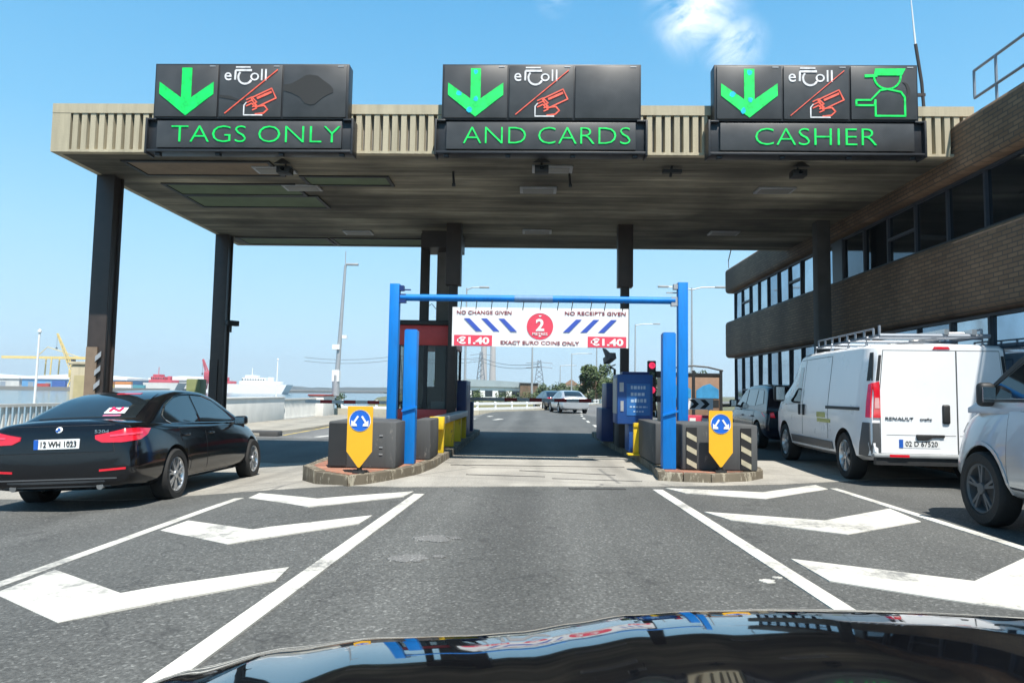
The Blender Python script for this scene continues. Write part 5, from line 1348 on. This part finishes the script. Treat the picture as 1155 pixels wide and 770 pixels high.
# --- black saloon
def saloon(label, loc, rz, paint, group=None, name='parked_car', detail=True, chars=None, sticker=True, tilt=(0, 0), cat='car', arch=True):
    t = thing(name, label, cat, loc, rz, group); t.rotation_euler = (tilt[0], tilt[1], rz)
    st = [(0.00, .36, .62, .78, .5, .76, .58), (0.015, .30, .90, .87, .56, .80, .78), (.09, .26, 1.045, .905, .6, .81, .94), (.22, .24, 1.075, .92, .62, .83, .955), (.6, .21, 1.085, .935, .64, .86, .965), (1.07, .2, 1.05, .94, .64, .865, .96),
          (2.0, .2, 1.0, .935, .62, .875, .945), (3.0, .2, 1.0, .935, .62, .875, .93), (3.6, .2, 1.02, .935, .64, .86, .905), (4.1, .2, .97, .93, .64, .83, .86), (4.5, .22, .86, .89, .58, .77, .76), (4.78, .26, .72, .78, .5, .66, .64), (4.88, .34, .6, .62, .46, .55, .54)]
    r = .335; ya, yf = 1.07, 4.04
    ar = [(s * .86, y, r, r + .055, .42) for s in (-1, 1) for y in (ya, yf)] if arch else []
    body = finish(smooth_loft(body_rings(st)), 'body', [paint, M_BLACKINK], t, 2, ar)
    prof = [(.50, 1.03), (.85, 1.20), (1.25, 1.36), (1.65, 1.44), (2.1, 1.468), (2.55, 1.455), (2.95, 1.37), (3.35, 1.20), (3.80, .98)]
    cab = finish(smooth_loft(cabin_rings(prof, .845, .93, .60, 1.45)), 'cabin', [paint, M_BLACKINK], t, 0, ang=50)
    bb = bvh_of(body); cb = bvh_of(cab); al = bvh_of(body, cab)
    for s in (-1, 1):
        pobj('side_window', cb, [(1.02, 1.06), (.98, 1.10), (1.18, 1.23), (1.5, 1.335), (1.8, 1.375), (2.02, 1.385), (2.02, 1.0), (1.12, 1.02)], 'x', s, M_GLASS, t, off=.007)
        pobj('side_window', cb, [(2.10, 1.0), (2.10, 1.387), (2.5, 1.375), (2.8, 1.315), (3.1, 1.17), (3.35, 1.01)], 'x', s, M_GLASS, t, off=.007)
        if detail:
            mb = MB(); o_ = [(3.38, .992), (3.1, 1.187), (2.8, 1.335), (2.5, 1.397), (2.1, 1.408), (1.8, 1.397), (1.5, 1.357), (1.17, 1.25), (.955, 1.105), (1.0, 1.045), (1.12, 1.0), (3.38, .98)]
            for a, b in zip(o_, o_[1:]):
                q = [cast(cb, 'x', s, a[0] + (b[0] - a[0]) * k / 4, a[1] + (b[1] - a[1]) * k / 4) for k in range(5)]
                mb.tube([v + Vector((s * .006, 0, 0)) for v in q if v], .006, 5)
            mb.build('window_trim', M_CHROME, t)
            for y0, y1 in ((1.25, 2.06), (2.08, 3.25)):
                dq = [(y0 + (.24 if y0 < 2 else 0), .30), (y1, .30), (y1, .93), (y0 + .0, .93), (y0 + .02, .62)] if y0 < 2 else [(y0, .30), (y1, .30), (y1 + .03, .93), (y0, .93)]
                d_ = pobj('door', bb, dq, 'x', s, paint, t, off=.005, depth=.012, seam=M_BLACKINK)
                c_ = cast(bb, 'x', s, y0 + .14, .84); h_ = MB(); h_.box(c_ + Vector((s * .02, 0, 0)), (.03, .2, .03)); h_.build('handle', paint, d_, bevel=.008)
            pobj('sill_trim', bb, [(1.45, .22), (3.6, .22), (3.6, .245), (1.45, .245)], 'x', s, M_GREYPLAST, t, off=.006)
            c_ = cast(bb, 'x', s, 3.25, .93)
            m_ = MB(); m_.box(c_ + Vector((s * .13, .02, .07)), (.20, .13, .14)); a = m_.build('wing_mirror', paint, t, bevel=.04, seg=3)
            m_ = MB(); m_.box(c_ + Vector((s * .13, -.048, .07)), (.15, .012, .10)); m_.build('mirror_glass', M_CHROME, a); m_ = MB(); m_.box(c_ + Vector((s * .03, .02, .03)), (.10, .05, .04)); m_.build('stem', M_PLASTIC, a)
        pobj('tail_lamp', bb, [(.36, .845), (.36, .89), (.5, .92), (.64, .955), (.80, .962), (.97, .95), (.92, .88), (.82, .825), (.6, .80), (.42, .805)], 'd', s, M_TAIL, t, off=.012, step=.05)
        if detail:
            pobj('reflector', bb, [(s * .50, .47), (s * .80, .49), (s * .80, .515), (s * .50, .495)][::s], 'y', -1, M_TAIL, t, off=.008)
            pobj('lamp_strip', bb, [(.50, .868), (.84, .892), (.85, .915), (.50, .888)], 'd', s, mat('bright_red_lens', (.75, .05, .09), .15, ns=14, coat=1, emit=(.9, .05, .08), es=.25), t, off=.02, step=.05)
        for y in (ya, yf): wheel(t, s * (.94 - .115), y, r, .225, 7, s)
    pobj('rear_window', cb, [(-.60, .62), (.60, .62), (.50, 1.42), (-.50, 1.42)], 'z', 1, M_GLASS, t, off=.008)
    pobj('windscreen', cb, [(-.52, 2.82), (.52, 2.82), (.66, 3.66), (-.66, 3.66)], 'z', 1, M_GLASS, t, off=.008)
    if detail:
        pobj('brake_light', cb, [(-.02, 1.34), (.30, 1.34), (.30, 1.40), (-.02, 1.40)], 'z', 1, M_TAIL, t, off=.014)
        pobj('boot_lid', bb, [(-.66, .70), (.66, .70), (.60, 1.0), (-.60, 1.0)], 'y', -1, paint, t, off=.004, depth=.01, seam=M_BLACKINK)
        p = MB(); p.lathe([(0, 0), (.035, 0), (.04, -.008)], 20, Matrix.Translation(cast(bb, 'y', -1, 0, .965) + Vector((0, -.014, 0))) @ Matrix.Rotation(R(68), 4, 'X')); a = p.build('round_badge', M_WHITE, t)
        q = cast(bb, 'y', -1, 0, .965); p = MB()
        for k in (0, 2): p.prism([(q.x, q.z)] + [(q.x + .026 * cos(R(90 * k + j * 15)), q.z + .026 * sin(R(90 * k + j * 15)) * .93) for j in range(7)], q.y - .034, q.y - .020)
        p.build('badge_quarters', M_SIGNBLUE, a)
        q = cast(bb, 'y', -1, .48, .935); p = MB(); text_mb(p, '520d', .50, .935, .16, .035, q.y - .016, q.y - .006); p.build('boot_lettering', M_CHROME, t)
        pobj('bumper_insert', bb, [(-.62, .30), (.62, .30), (.55, .37), (-.55, .37)], 'y', -1, M_GREYPLAST, t, off=.006)
        pobj('lower_trim', bb, [(-.7, .385), (.7, .385), (.7, .40), (-.7, .40)], 'y', -1, M_GREYPLAST, t, off=.006)
        if chars: plate(t, bb, .0, .80, .52, .112, chars)
        for x in (-.5, .5):
            p = MB(); p.tube([(x, .02, .30), (x, .18, .30)], .04, 12); p.build('exhaust', M_CHROME, t)
        if sticker:
            a = pobj('sticker', cb, [(.16, .70), (.42, .70), (.40, .84), (.155, .84)], 'z', 1, M_WHITE, t, off=.013)
            def zz(x, y): return cast(cb, 'z', 1, x, y) + Vector((0, -.01, .02))
            p = MB()
            for x0, y0, x1, y1 in ((.225, .725, .225, .815), (.225, .815, .345, .725), (.345, .725, .345, .815)): p.tube([zz(x0, y0), zz(x1, y1)], .016, 5)
            p.build('red_letter', mat('sticker_red', (.75, .03, .12), .5, ns=5), a)
            pobj('text_sticker', cb, [(.18, .63), (.40, .63), (.40, .655), (.18, .655)], 'z', 1, mat('sticker_pink', (.5, .15, .25), .5, ns=40, na=.5), t, off=.012)
    return t
saloon('glossy black saloon with bright red tail lamps waiting in the left lane', (-5.52, 8.18, -.232), R(3.0), M_CARBLACK, chars='12 WH 1023', tilt=(R(-1.3), R(-2.6)))
saloon('silver saloon driving away round the bend beyond the toll', (2.75, 45.6, 0.0), R(9), M_SILVER, detail=False, name='moving_car')
saloon('dark saloon just ahead of the silver one beyond the boom', (2.0, 53.5, 0.0), R(14), M_CARNAVY, detail=False, name='moving_car')

# --- white van
def van(label, loc, rz):
    t = thing('panel_van', label, 'van', loc, rz); t.scale = (1.055, 1.055, 1.055)
    Lz = 4.85
    def half(y, zb, zt, w, wt, flat=0.0):
        return [(0, y, zb), (w - .12, y, zb), (w - .03, y, zb + .06), (w, y, zb + .22), (w, y, min(.95, zt - .12)), (w - .012, y, min(1.15, zt - .09)), (wt + (w - wt) * .25, y, zt - (zt - 1.15) * .35 if zt > 1.4 else zt - .05), (wt, y, zt - .06 if zt > 1.4 else zt - .03), (wt - .05, y, zt - .015), (wt * .5, y, zt), (0, y, zt + .01)]
    st = [half(0.0, .42, 1.90, .90, .80), half(.06, .36, 1.935, .93, .83), half(.5, .32, 1.955, .945, .84), half(2.0, .3, 1.965, .95, .845), half(3.0, .3, 1.965, .95, .84), half(3.25, .3, 1.94, .95, .83), half(3.45, .3, 1.86, .95, .81), half(3.8, .3, 1.62, .95, .80), half(4.2, .3, 1.32, .945, .78),
          half(4.4, .3, 1.16, .93, .74), half(4.65, .32, 1.02, .90, .66), half(4.80, .36, .85, .82, .58), half(4.86, .42, .72, .70, .5)]
    r = .345; ya, yf = .95, 4.05
    ar = [(s * .88, y, r, r + .06, .42) for s in (-1, 1) for y in (ya, yf)]
    body = finish(smooth_loft([mirror(h) for h in st]), 'body', [M_VANWHITE, M_BLACKINK], t, 0, ar, ang=40)
    bb = bvh_of(body)
    for s in (-1, 1):
        w_ = pobj('side_window', bb, [(3.02, 1.08), (3.02, 1.72), (3.28, 1.74), (3.45, 1.66), (3.98, 1.12), (3.95, 1.05)], 'x', s, M_GLASS, t, off=.008)
        d_ = pobj('door', bb, [(2.92, .40), (3.62, .40), (3.72, .7), (4.0, .95), (4.06, 1.08), (3.5, 1.74), (3.3, 1.84), (2.92, 1.84)], 'x', s, M_VANWHITE, t, off=.004, depth=.01, seam=M_GREYPLAST)
        c_ = cast(bb, 'x', s, 2.98, .98); h_ = MB(); h_.box(c_ + Vector((s * .016, .06, 0)), (.04, .055, .19)); h_.build('handle', M_PLASTIC, d_, bevel=.015)
        d_ = pobj('sliding_door', bb, [(1.62, .40), (2.88, .40), (2.88, 1.84), (1.62, 1.84)], 'x', s, M_VANWHITE, t, off=.005, depth=.01, seam=M_GREYPLAST)
        c_ = cast(bb, 'x', s, 2.82, .98); h_ = MB(); h_.box(c_ + Vector((s * .018, -.03, 0)), (.04, .055, .19)); h_.build('handle', M_PLASTIC, d_, bevel=.015)
        if s < 0:
            c_ = pobj('yellow_lettering', bb, [(1.5, .80), (2.1, .80), (2.1, .86), (1.5, .86)], 'x', s, mat('faded_yellow', (.62, .50, .16), .5, ns=24, na=.6, detail=2), t, off=.011)
            pobj('yellow_lettering', bb, [(1.72, .875), (2.12, .875), (2.12, .96), (1.72, .96)], 'x', s, mat('faded_yellow', (.62, .5, .16)), t, off=.011)
        pobj('door_rail', bb, [(.34, 1.02), (1.70, 1.02), (1.70, 1.065), (.34, 1.065)], 'x', s, M_PLASTIC, t, off=.012)
        pobj('side_moulding', bb, [(1.42, .32), (3.56, .32), (3.56, .52), (1.42, .52)], 'x', s, mat('van_sill_grey', (.10, .105, .11), .55, ns=5), t, off=.014)
        mb = MB(); patch(mb, bb, [(.03, .40), (.42, .40), (.30, .62), (.22, .86), (.03, .86)], 'x', s, .012, .02)
        patch(mb, bb, [(s * .80, .44), (s * .895, .44), (s * .895, .86), (s * .805, .86)][::s], 'y', -1, .012, .02); mb.build('bumper_corner', M_GREYPLAST, t, smooth=True)
        pil = pobj('corner_pillar', bb, [(.03, 1.43), (.17, 1.43), (.16, 1.82), (.06, 1.82)], 'x', s, M_PLASTIC, t, off=.01)
        mb = MB()
        patch(mb, bb, [(s * .79, .93), (s * .885, .93), (s * .862, 1.40), (s * .80, 1.42)][::s], 'y', -1, .016, .03)
        patch(mb, bb, [(.012, .93), (.11, .93), (.09, 1.38), (.025, 1.40)], 'x', s, .016, .03); a = mb.build('tail_lamp', M_TAIL, t, smooth=True)
        mb = MB(); patch(mb, bb, [(s * .805, 1.06), (s * .87, 1.06), (s * .865, 1.20), (s * .81, 1.20)][::s], 'y', -1, .022, .02); mb.build('clear_lens', mat('pink_clear_lens', (.62, .3, .3), .2, ns=20, coat=1), a, smooth=True)
        mb = MB(); patch(mb, bb, [(s * .80, 1.43), (s * .842, 1.43), (s * .80, 1.78), (s * .765, 1.78)][::s], 'y', -1, .01, .02); mb.build('corner_pillar', M_PLASTIC, t, smooth=True)
        for y in (ya, yf): wheel(t, s * (.95 - .12), y, r, .225, 6, s)
        c_ = cast(bb, 'x', s, 3.8, 1.16); m_ = MB(); m_.box(c_ + Vector((s * .17, .0, .10)), (.2, .16, .30)); a = m_.build('wing_mirror', M_PLASTIC, t, bevel=.05, seg=3)
        m_ = MB(); m_.box(c_ + Vector((s * .17, -.085, .10)), (.15, .012, .24)); m_.build('mirror_glass', M_CHROME, a)
    dl = pobj('rear_door', bb, [(-.79, .46), (.185, .46), (.185, 1.84), (-.74, 1.84), (-.79, 1.3)], 'y', -1, M_VANWHITE, t, off=.008, depth=.012, seam=M_GREYPLAST)
    dr = pobj('rear_door', bb, [(.205, .46), (.79, .46), (.79, 1.3), (.74, 1.84), (.205, 1.84)], 'y', -1, M_VANWHITE, t, off=.008, depth=.012, seam=M_GREYPLAST)
    p = MB(); p.b2((.0, -.035, .86), (.10, .02, 1.12)); p.build('handle', M_PLASTIC, dl, bevel=.025, seg=3)
    p = MB(); p.b2((-.34, -.03, .68), (.02, .02, .715)); p.prism([(-.34, .68), (-.12, .68), (-.2, .64), (-.33, .64)], -.03, .02); p.build('plate_lamp', M_PLASTIC, dl, bevel=.006)
    mb = MB()
    for po in ([(-.72, .70), (.17, .70), (.17, .706), (-.72, .706)], [(.22, .70), (.76, .70), (.76, .706), (.22, .706)]): patch(mb, bb, po, 'y', -1, .0095, .005)
    mb.build('door_crease', M_GREYPLAST, dl)
    plate(t, bb, -.30, .59, .52, .11, '02 D 67520')
    q = cast(bb, 'y', -1, -.5, 1.0)
    p = MB(); text_mb(p, 'RENAULT', -.55, .925, .36, .036, q.y - .02, q.y - .004); text_mb(p, 'trafic', -.21, .922, .15, .03, q.y - .02, q.y - .004); p.build('maker_lettering', M_GREYPLAST, dl)
    pobj('brake_light', bb, [(-.10, 1.865), (.12, 1.865), (.10, 1.90), (-.08, 1.90)], 'y', -1, M_TAIL, t, off=.014)
    p = MB(); p.b2((-.90, -.05, .40), (.90, .06, .455)); p.build('bumper', mat('bumper_pale', (.3, .31, .31), .55, ns=5), t, bevel=.02)
    p = MB(); p.b2((-.70, -.056, .41), (-.45, -.048, .445)); p.build('reflector', M_TAIL, t)
    p = MB(); p.b2((-.86, -.02, .30), (.86, .08, .40)); p.tube([(.5, -.06, .33), (.5, .1, .33)], .05, 10); p.build('under_bumper', M_PLASTIC, t)
    pobj('windscreen', bb, [(-.70, 3.42), (.70, 3.42), (.74, 4.32), (-.74, 4.32)], 'z', 1, M_GLASS, t, off=.008)
    p = MB()
    for y in (.45, 1.15, 1.9, 2.65): p.tube([(-.78, y, 1.94), (-.78, y, 2.05), (.78, y, 2.05), (.78, y, 1.94)], .02, 6)
    for x in (-.72, .72):
        p.tube([(x, .15, 2.06), (x, 2.85, 2.06), (x, 3.0, 2.12)], .018, 6); p.tube([(x, .35, 2.17), (x, 2.7, 2.17)], .014, 6)
        for k in range(8): p.tube([(x, .35 + k * .335, 2.05), (x, .35 + k * .335, 2.17)], .016, 6)
    p.tube([(-.72, .15, 2.06), (.72, .15, 2.06)], .03, 8); p.tube([(-.72, .15, 2.06), (-.72, .15, 2.2)], .02)
    p.build('roof_rack', M_GREYRAIL, t)
    return t
van('white panel van with roof rack stopped in the right lane by the brick building', (5.80, 10.28, 0), R(-4.0))
lad = thing('ladder', 'pale ladder lying on the roof rack of the white van', 'ladder', (5.80, 10.28, 0), R(-4.0))
p = MB()
for x in (.14, .50): p.b2((x - .03, .1, 2.075), (x + .03, 3.2, 2.15))
p.build('stile', M_ALLOY, lad); lad.scale = (1.055, 1.055, 1.055)
for k in range(11):
    p = MB(); p.tube([(.17, .3 + k * .27, 2.11), (.47, .3 + k * .27, 2.11)], .016, 6); p.build('rung', M_ALLOY, lad)

# --- hatchback / estate shapes
def hatch(label, loc, rz, paint, Lc, Wc, H, name, bonnet=.98, detail=True, near=False, cat='car', r=.32):
    t = thing(name, label, cat, loc, rz)
    w = Wc / 2; zb = .22 if not near else .3
    belt = bonnet - .04
    yf = Lc - .85; ya = .72
    st = [(0.0, zb + .14, .66, w * .86, .5, w * .84, .6), (.02, zb + .06, .98, w * .94, .58, w * .88, .84), (.12, zb, bonnet + .06, w * .97, .62, w * .9, belt), (.7, zb, bonnet + .04, w, .64, w * .93, belt), (1.6, zb, bonnet, w, .64, w * .94, belt), (Lc - 1.5, zb, bonnet + .03, w, .66, w * .94, belt),
          (Lc - 1.0, zb, bonnet + .02, w, .68, w * .92, belt - .02), (Lc - .5, zb + .02, bonnet - .07, w * .97, .64, w * .87, belt - .12), (Lc - .15, zb + .06, bonnet - .22, w * .86, .56, w * .76, belt - .26), (Lc, zb + .14, bonnet - .36, w * .7, .5, w * .62, belt - .38)]
    ar = [(s * (w - .08), y, r, r + .06, .42) for s in (-1, 1) for y in (ya, yf)]
    Lq = Lc + (.45 if near else 0)
    body = finish(smooth_loft(body_rings(st)), 'body', [paint, M_BLACKINK], t, 2, ar)
    prof = [(.03, bonnet), (.16, bonnet + (H - bonnet) * .5), (.36, H - .08), (.8, H - .01), (1.5, H), (Lq - 2.1, H - .03), (Lq - 1.75, H - .14), (Lq - 1.4, bonnet + (H - bonnet) * .42), (Lq - 1.02, bonnet - .02 - (.06 if near else 0))]
    cab = finish(smooth_loft(cabin_rings(prof, w * .925, belt - .02, w * .74, H)), 'cabin', [paint, M_BLACKINK], t, 0, ang=50)
    bb = bvh_of(body); cb = bvh_of(cab)
    zt = H - .13; zl = bonnet + .05
    for s in (-1, 1):
        m1, m2 = .45, Lc - 1.9
        pobj('side_window', cb, [(.42, zl + .06), (.62, zt - .03), (1.05, zt), (1.05, zl)], 'x', s, M_GLASS, t, off=.008)
        pobj('side_window', cb, [(1.12, zl), (1.12, zt), (1.95, zt), (1.95, zl)], 'x', s, M_GLASS, t, off=.008)
        pobj('side_window', cb, [(2.03, zl), (2.03, zt), (Lq - 2.05, zt - .03), (Lq - 1.78, zt - .14), (Lq - 1.26, zl - .01)], 'x', s, M_GLASS, t, off=.008)
        for y0, y1 in ((1.08, 1.98), (2.0, Lc - 1.32)):
            d_ = pobj('door', bb, [(y0, .36), (y1, .36), (y1 + .04, bonnet - .08), (y0, bonnet - .08)], 'x', s, paint, t, off=.005, depth=.012, seam=M_BLACKINK)
            c_ = cast(bb, 'x', s, y0 + .14, bonnet - .2); h_ = MB(); h_.box(c_ + Vector((s * .02, 0, 0)), (.03, .2, .035)); h_.build('handle', paint, d_, bevel=.008)
        pobj('tail_lamp', bb, [(s * w * .70, .76), (s * w * .93, .78), (s * w * .92, bonnet), (s * w * .76, bonnet)][::s], 'y', -1, M_TAIL, t, off=.012)
        pobj('headlight', bb, [(s * w * .45, bonnet - .37), (s * w * .78, bonnet - .33), (s * w * .80, bonnet - .22), (s * w * .5, bonnet - .28)][::s], 'y', 1, M_LAMPCLEAR, t, off=.01)
        for y in (ya, yf): wheel(t, s * (w - .115), y, r, .22, 5, s, M_GREYPLAST if near else None)
        c_ = cast(bb, 'x', s, Lq - 1.42, bonnet - .03)
        sc = .92 if near else 1
        m_ = MB(); m_.box(c_ + Vector((s * .15 * sc, .0, .12 * sc)), ((.20 if not near else .17) * sc, .12 * sc, (.19 if not near else .26) * sc)); a = m_.build('wing_mirror', M_PLASTIC, t, bevel=.045, seg=3)
        m_ = MB(); m_.box(c_ + Vector((s * .15 * sc, -.065 * sc, .12 * sc)), (.13 * sc, .012, .16 * sc)); m_.build('mirror_glass', M_CHROME, a)
        m_ = MB(); m_.box(c_ + Vector((s * .03, 0, .05)), (.14, .06, .06)); m_.build('stem', M_PLASTIC, a)
        if near:
            pobj('window_seal', cb, [(2.0, zl - .035), (2.0, zl - .004), (Lq - 1.24, zl - .02), (Lq - 1.2, zl - .045)], 'x', s, M_PLASTIC, t, off=.012)
            pobj('pillar_trim', cb, [(Lq - 2.07, zt - .02), (Lq - 2.05, zt + .04), (Lq - 1.70, zt - .09), (Lq - 1.15, zl - .04), (Lq - 1.24, zl - .01), (Lq - 1.77, zt - .13)], 'x', s, M_PLASTIC, t, off=.012)
            mb = MB(); patch(mb, bb, [(1.0, .33), (Lc - 1.33, .33), (Lc - 1.33, .44), (1.0, .44)], 'x', s, .012, .02); mb.build('side_moulding', M_GREYPLAST, t)
            mb = MB(); n_ = 14
            for k in range(n_):
                a0, a1 = pi * k / n_, pi * (k + 1) / n_; r0, r1 = r + .065, r + .10
                patch(mb, bb, [(yf + r0 * cos(a0), r + r0 * sin(a0)), (yf + r1 * cos(a0), r + r1 * sin(a0)), (yf + r1 * cos(a1), r + r1 * sin(a1)), (yf + r0 * cos(a1), r + r0 * sin(a1))], 'x', s, .010, .02)
            mb.build('arch_moulding', paint, t, smooth=True)
    pobj('windscreen', cb, [(-w * .58, Lq - 1.85), (w * .58, Lq - 1.85), (w * .72, Lq - 1.14), (-w * .72, Lq - 1.14)], 'z', 1, M_GLASS, t, off=.008)
    pobj('rear_window', cb, [(-w * .62, zl + .02), (w * .62, zl + .02), (w * .54, zt + .02), (-w * .54, zt + .02)], 'y', -1, M_GLASS, t, off=.01)
    pobj('number_plate', bb, [(-.26, .70), (.26, .70), (.26, .80), (-.26, .80)], 'y', -1, M_PLATE, t, off=.012)
    return t
hatch('dark blue hatchback half hidden in front of the white van', (6.35, 17.0, 0), R(-2.5), M_CARNAVY, 4.2, 1.76, 1.56, 'parked_car')
hatch('silver off roader with black door mirror cut off by the right picture edge', (5.24, 3.42, 0), R(-3.0), M_SILVER, 4.75, 1.9, 1.86, 'off_roader', bonnet=1.23, near=True, r=.37)

# --- small yellow and dark vehicles seen past the blue posts
hatch('small yellow car glimpsed between the two right blue posts', (7.7, 39.5, 0), R(-4), mat('yellow_car_paint', (.6, .42, .03), .3, ns=2, coat=.8), 4.0, 1.7, 1.5, 'moving_car')

# --- own car bonnet
oc = thing('black_car_bonnet', 'glossy black bonnet of the car the photo is taken from along the bottom edge', 'car', (.30, 0, 0))
SX = [(-1.02, .42), (-.98, .48), (-.92, .54), (-.82, .622), (-.72, .668), (-.60, .708), (-.45, .742), (-.28, .763), (-.12, .770), (-.02, .778), (.08, .795), (.18, .812), (.30, .821), (.5, .829), (.7, .832), (.9, .83), (1.0, .82), (1.12, .79), (1.22, .74), (1.30, .68), (1.36, .6), (1.40, .5)]
def zs(x):
    for a, b in zip(SX, SX[1:]):
        if x <= b[0]:
            t = max(0, (x - a[0]) / (b[0] - a[0])); t = t * t * (3 - 2 * t) * .5 + t * .5
            return a[1] + (b[1] - a[1]) * t
    return SX[-1][1]
def zoff(y):
    Y0, YC = 1.0, 1.38
    if y < Y0: return (y - Y0) * .0 + .0
    if y < YC:
        u = y - Y0; return -.02 * u - .28 * u ** 3 / (3 * .38 ** 2)
    u0 = YC - Y0; base = -.02 * u0 - .28 * u0 / 3
    u = y - YC; return base - .30 * u - .55 * u * u
zc = zoff(1.38)
NXg, NYg = 120, 70
vs, fs = [], []
for j in range(NYg + 1):
    y = .45 + (2.02 - .45) * j / NYg
    for i in range(NXg + 1):
        x = -1.02 + (1.40 + 1.02) * i / NXg
        vs.append((x - .30, y - .16 * ((x - .19) / 1.2) ** 2 * (j / NYg), zs(x) + zoff(y) - zc + .028))
W1 = NXg + 1
for j in range(NYg):
    for i in range(NXg): fs.append((j * W1 + i, j * W1 + i + 1, (j + 1) * W1 + i + 1, (j + 1) * W1 + i))
p = MB(); p.add(vs, fs)
# skirt down to the bumper and sills
edge = [j * W1 for j in range(NYg + 1)] + [NYg * W1 + i for i in range(1, W1)] + [j * W1 + NXg for j in range(NYg - 1, -1, -1)]
lo = []
for e in edge:
    v = vs[e]; lo.append((v[0] * 1.0, v[1] + (.06 if v[1] > 1.7 else 0), .28))
k = len(vs); p.add([vs[e] for e in edge] + lo, [(a, a + 1, a + 1 + len(edge), a + len(edge)) for a in range(len(edge) - 1)])
o = p.build('bonnet', mat('own_black_paint', (.004, .0045, .006), .045, ns=2, na=.05, coat=1.0, nrough=.005), oc, smooth=True)
for s in (-1, 1):
    p = MB(); p.prism([(s * .55 - .28, .32), (s * .55 + .28, .34), (s * .55 + .25, .42), (s * .55 - .25, .41)], 1.86, 2.05); p.build('headlight', M_LAMPCLEAR, oc, bevel=.02)
p = MB(); p.b2((-.55, 2.02, .3), (.55, 2.07, .42)); p.build('grille', M_PLASTIC, oc)
for s in (-1, 1): wheel(oc, s * 1.02 - .1, 1.05, .33, .22, 5, s)

# ------------------------------------------------------------------ sea haze over the port
mb = MB(); mb.b2((-4100, -300, -6.6), (4100, 4100, 168))
hm = bpy.data.materials.new('sea_haze'); hm.use_nodes = True
ht = hm.node_tree; ht.nodes.clear()
ho = ht.nodes.new('ShaderNodeOutputMaterial'); hv = ht.nodes.new('ShaderNodeVolumePrincipled')
hv.inputs['Color'].default_value = (0.86, 0.93, 1.0, 1); hv.inputs['Density'].default_value = 0.00022
hv.inputs['Anisotropy'].default_value = 0.2
ht.links.new(hv.outputs[0], ho.inputs['Volume'])
tag(mb.build('haze', hm), kind='stuff')
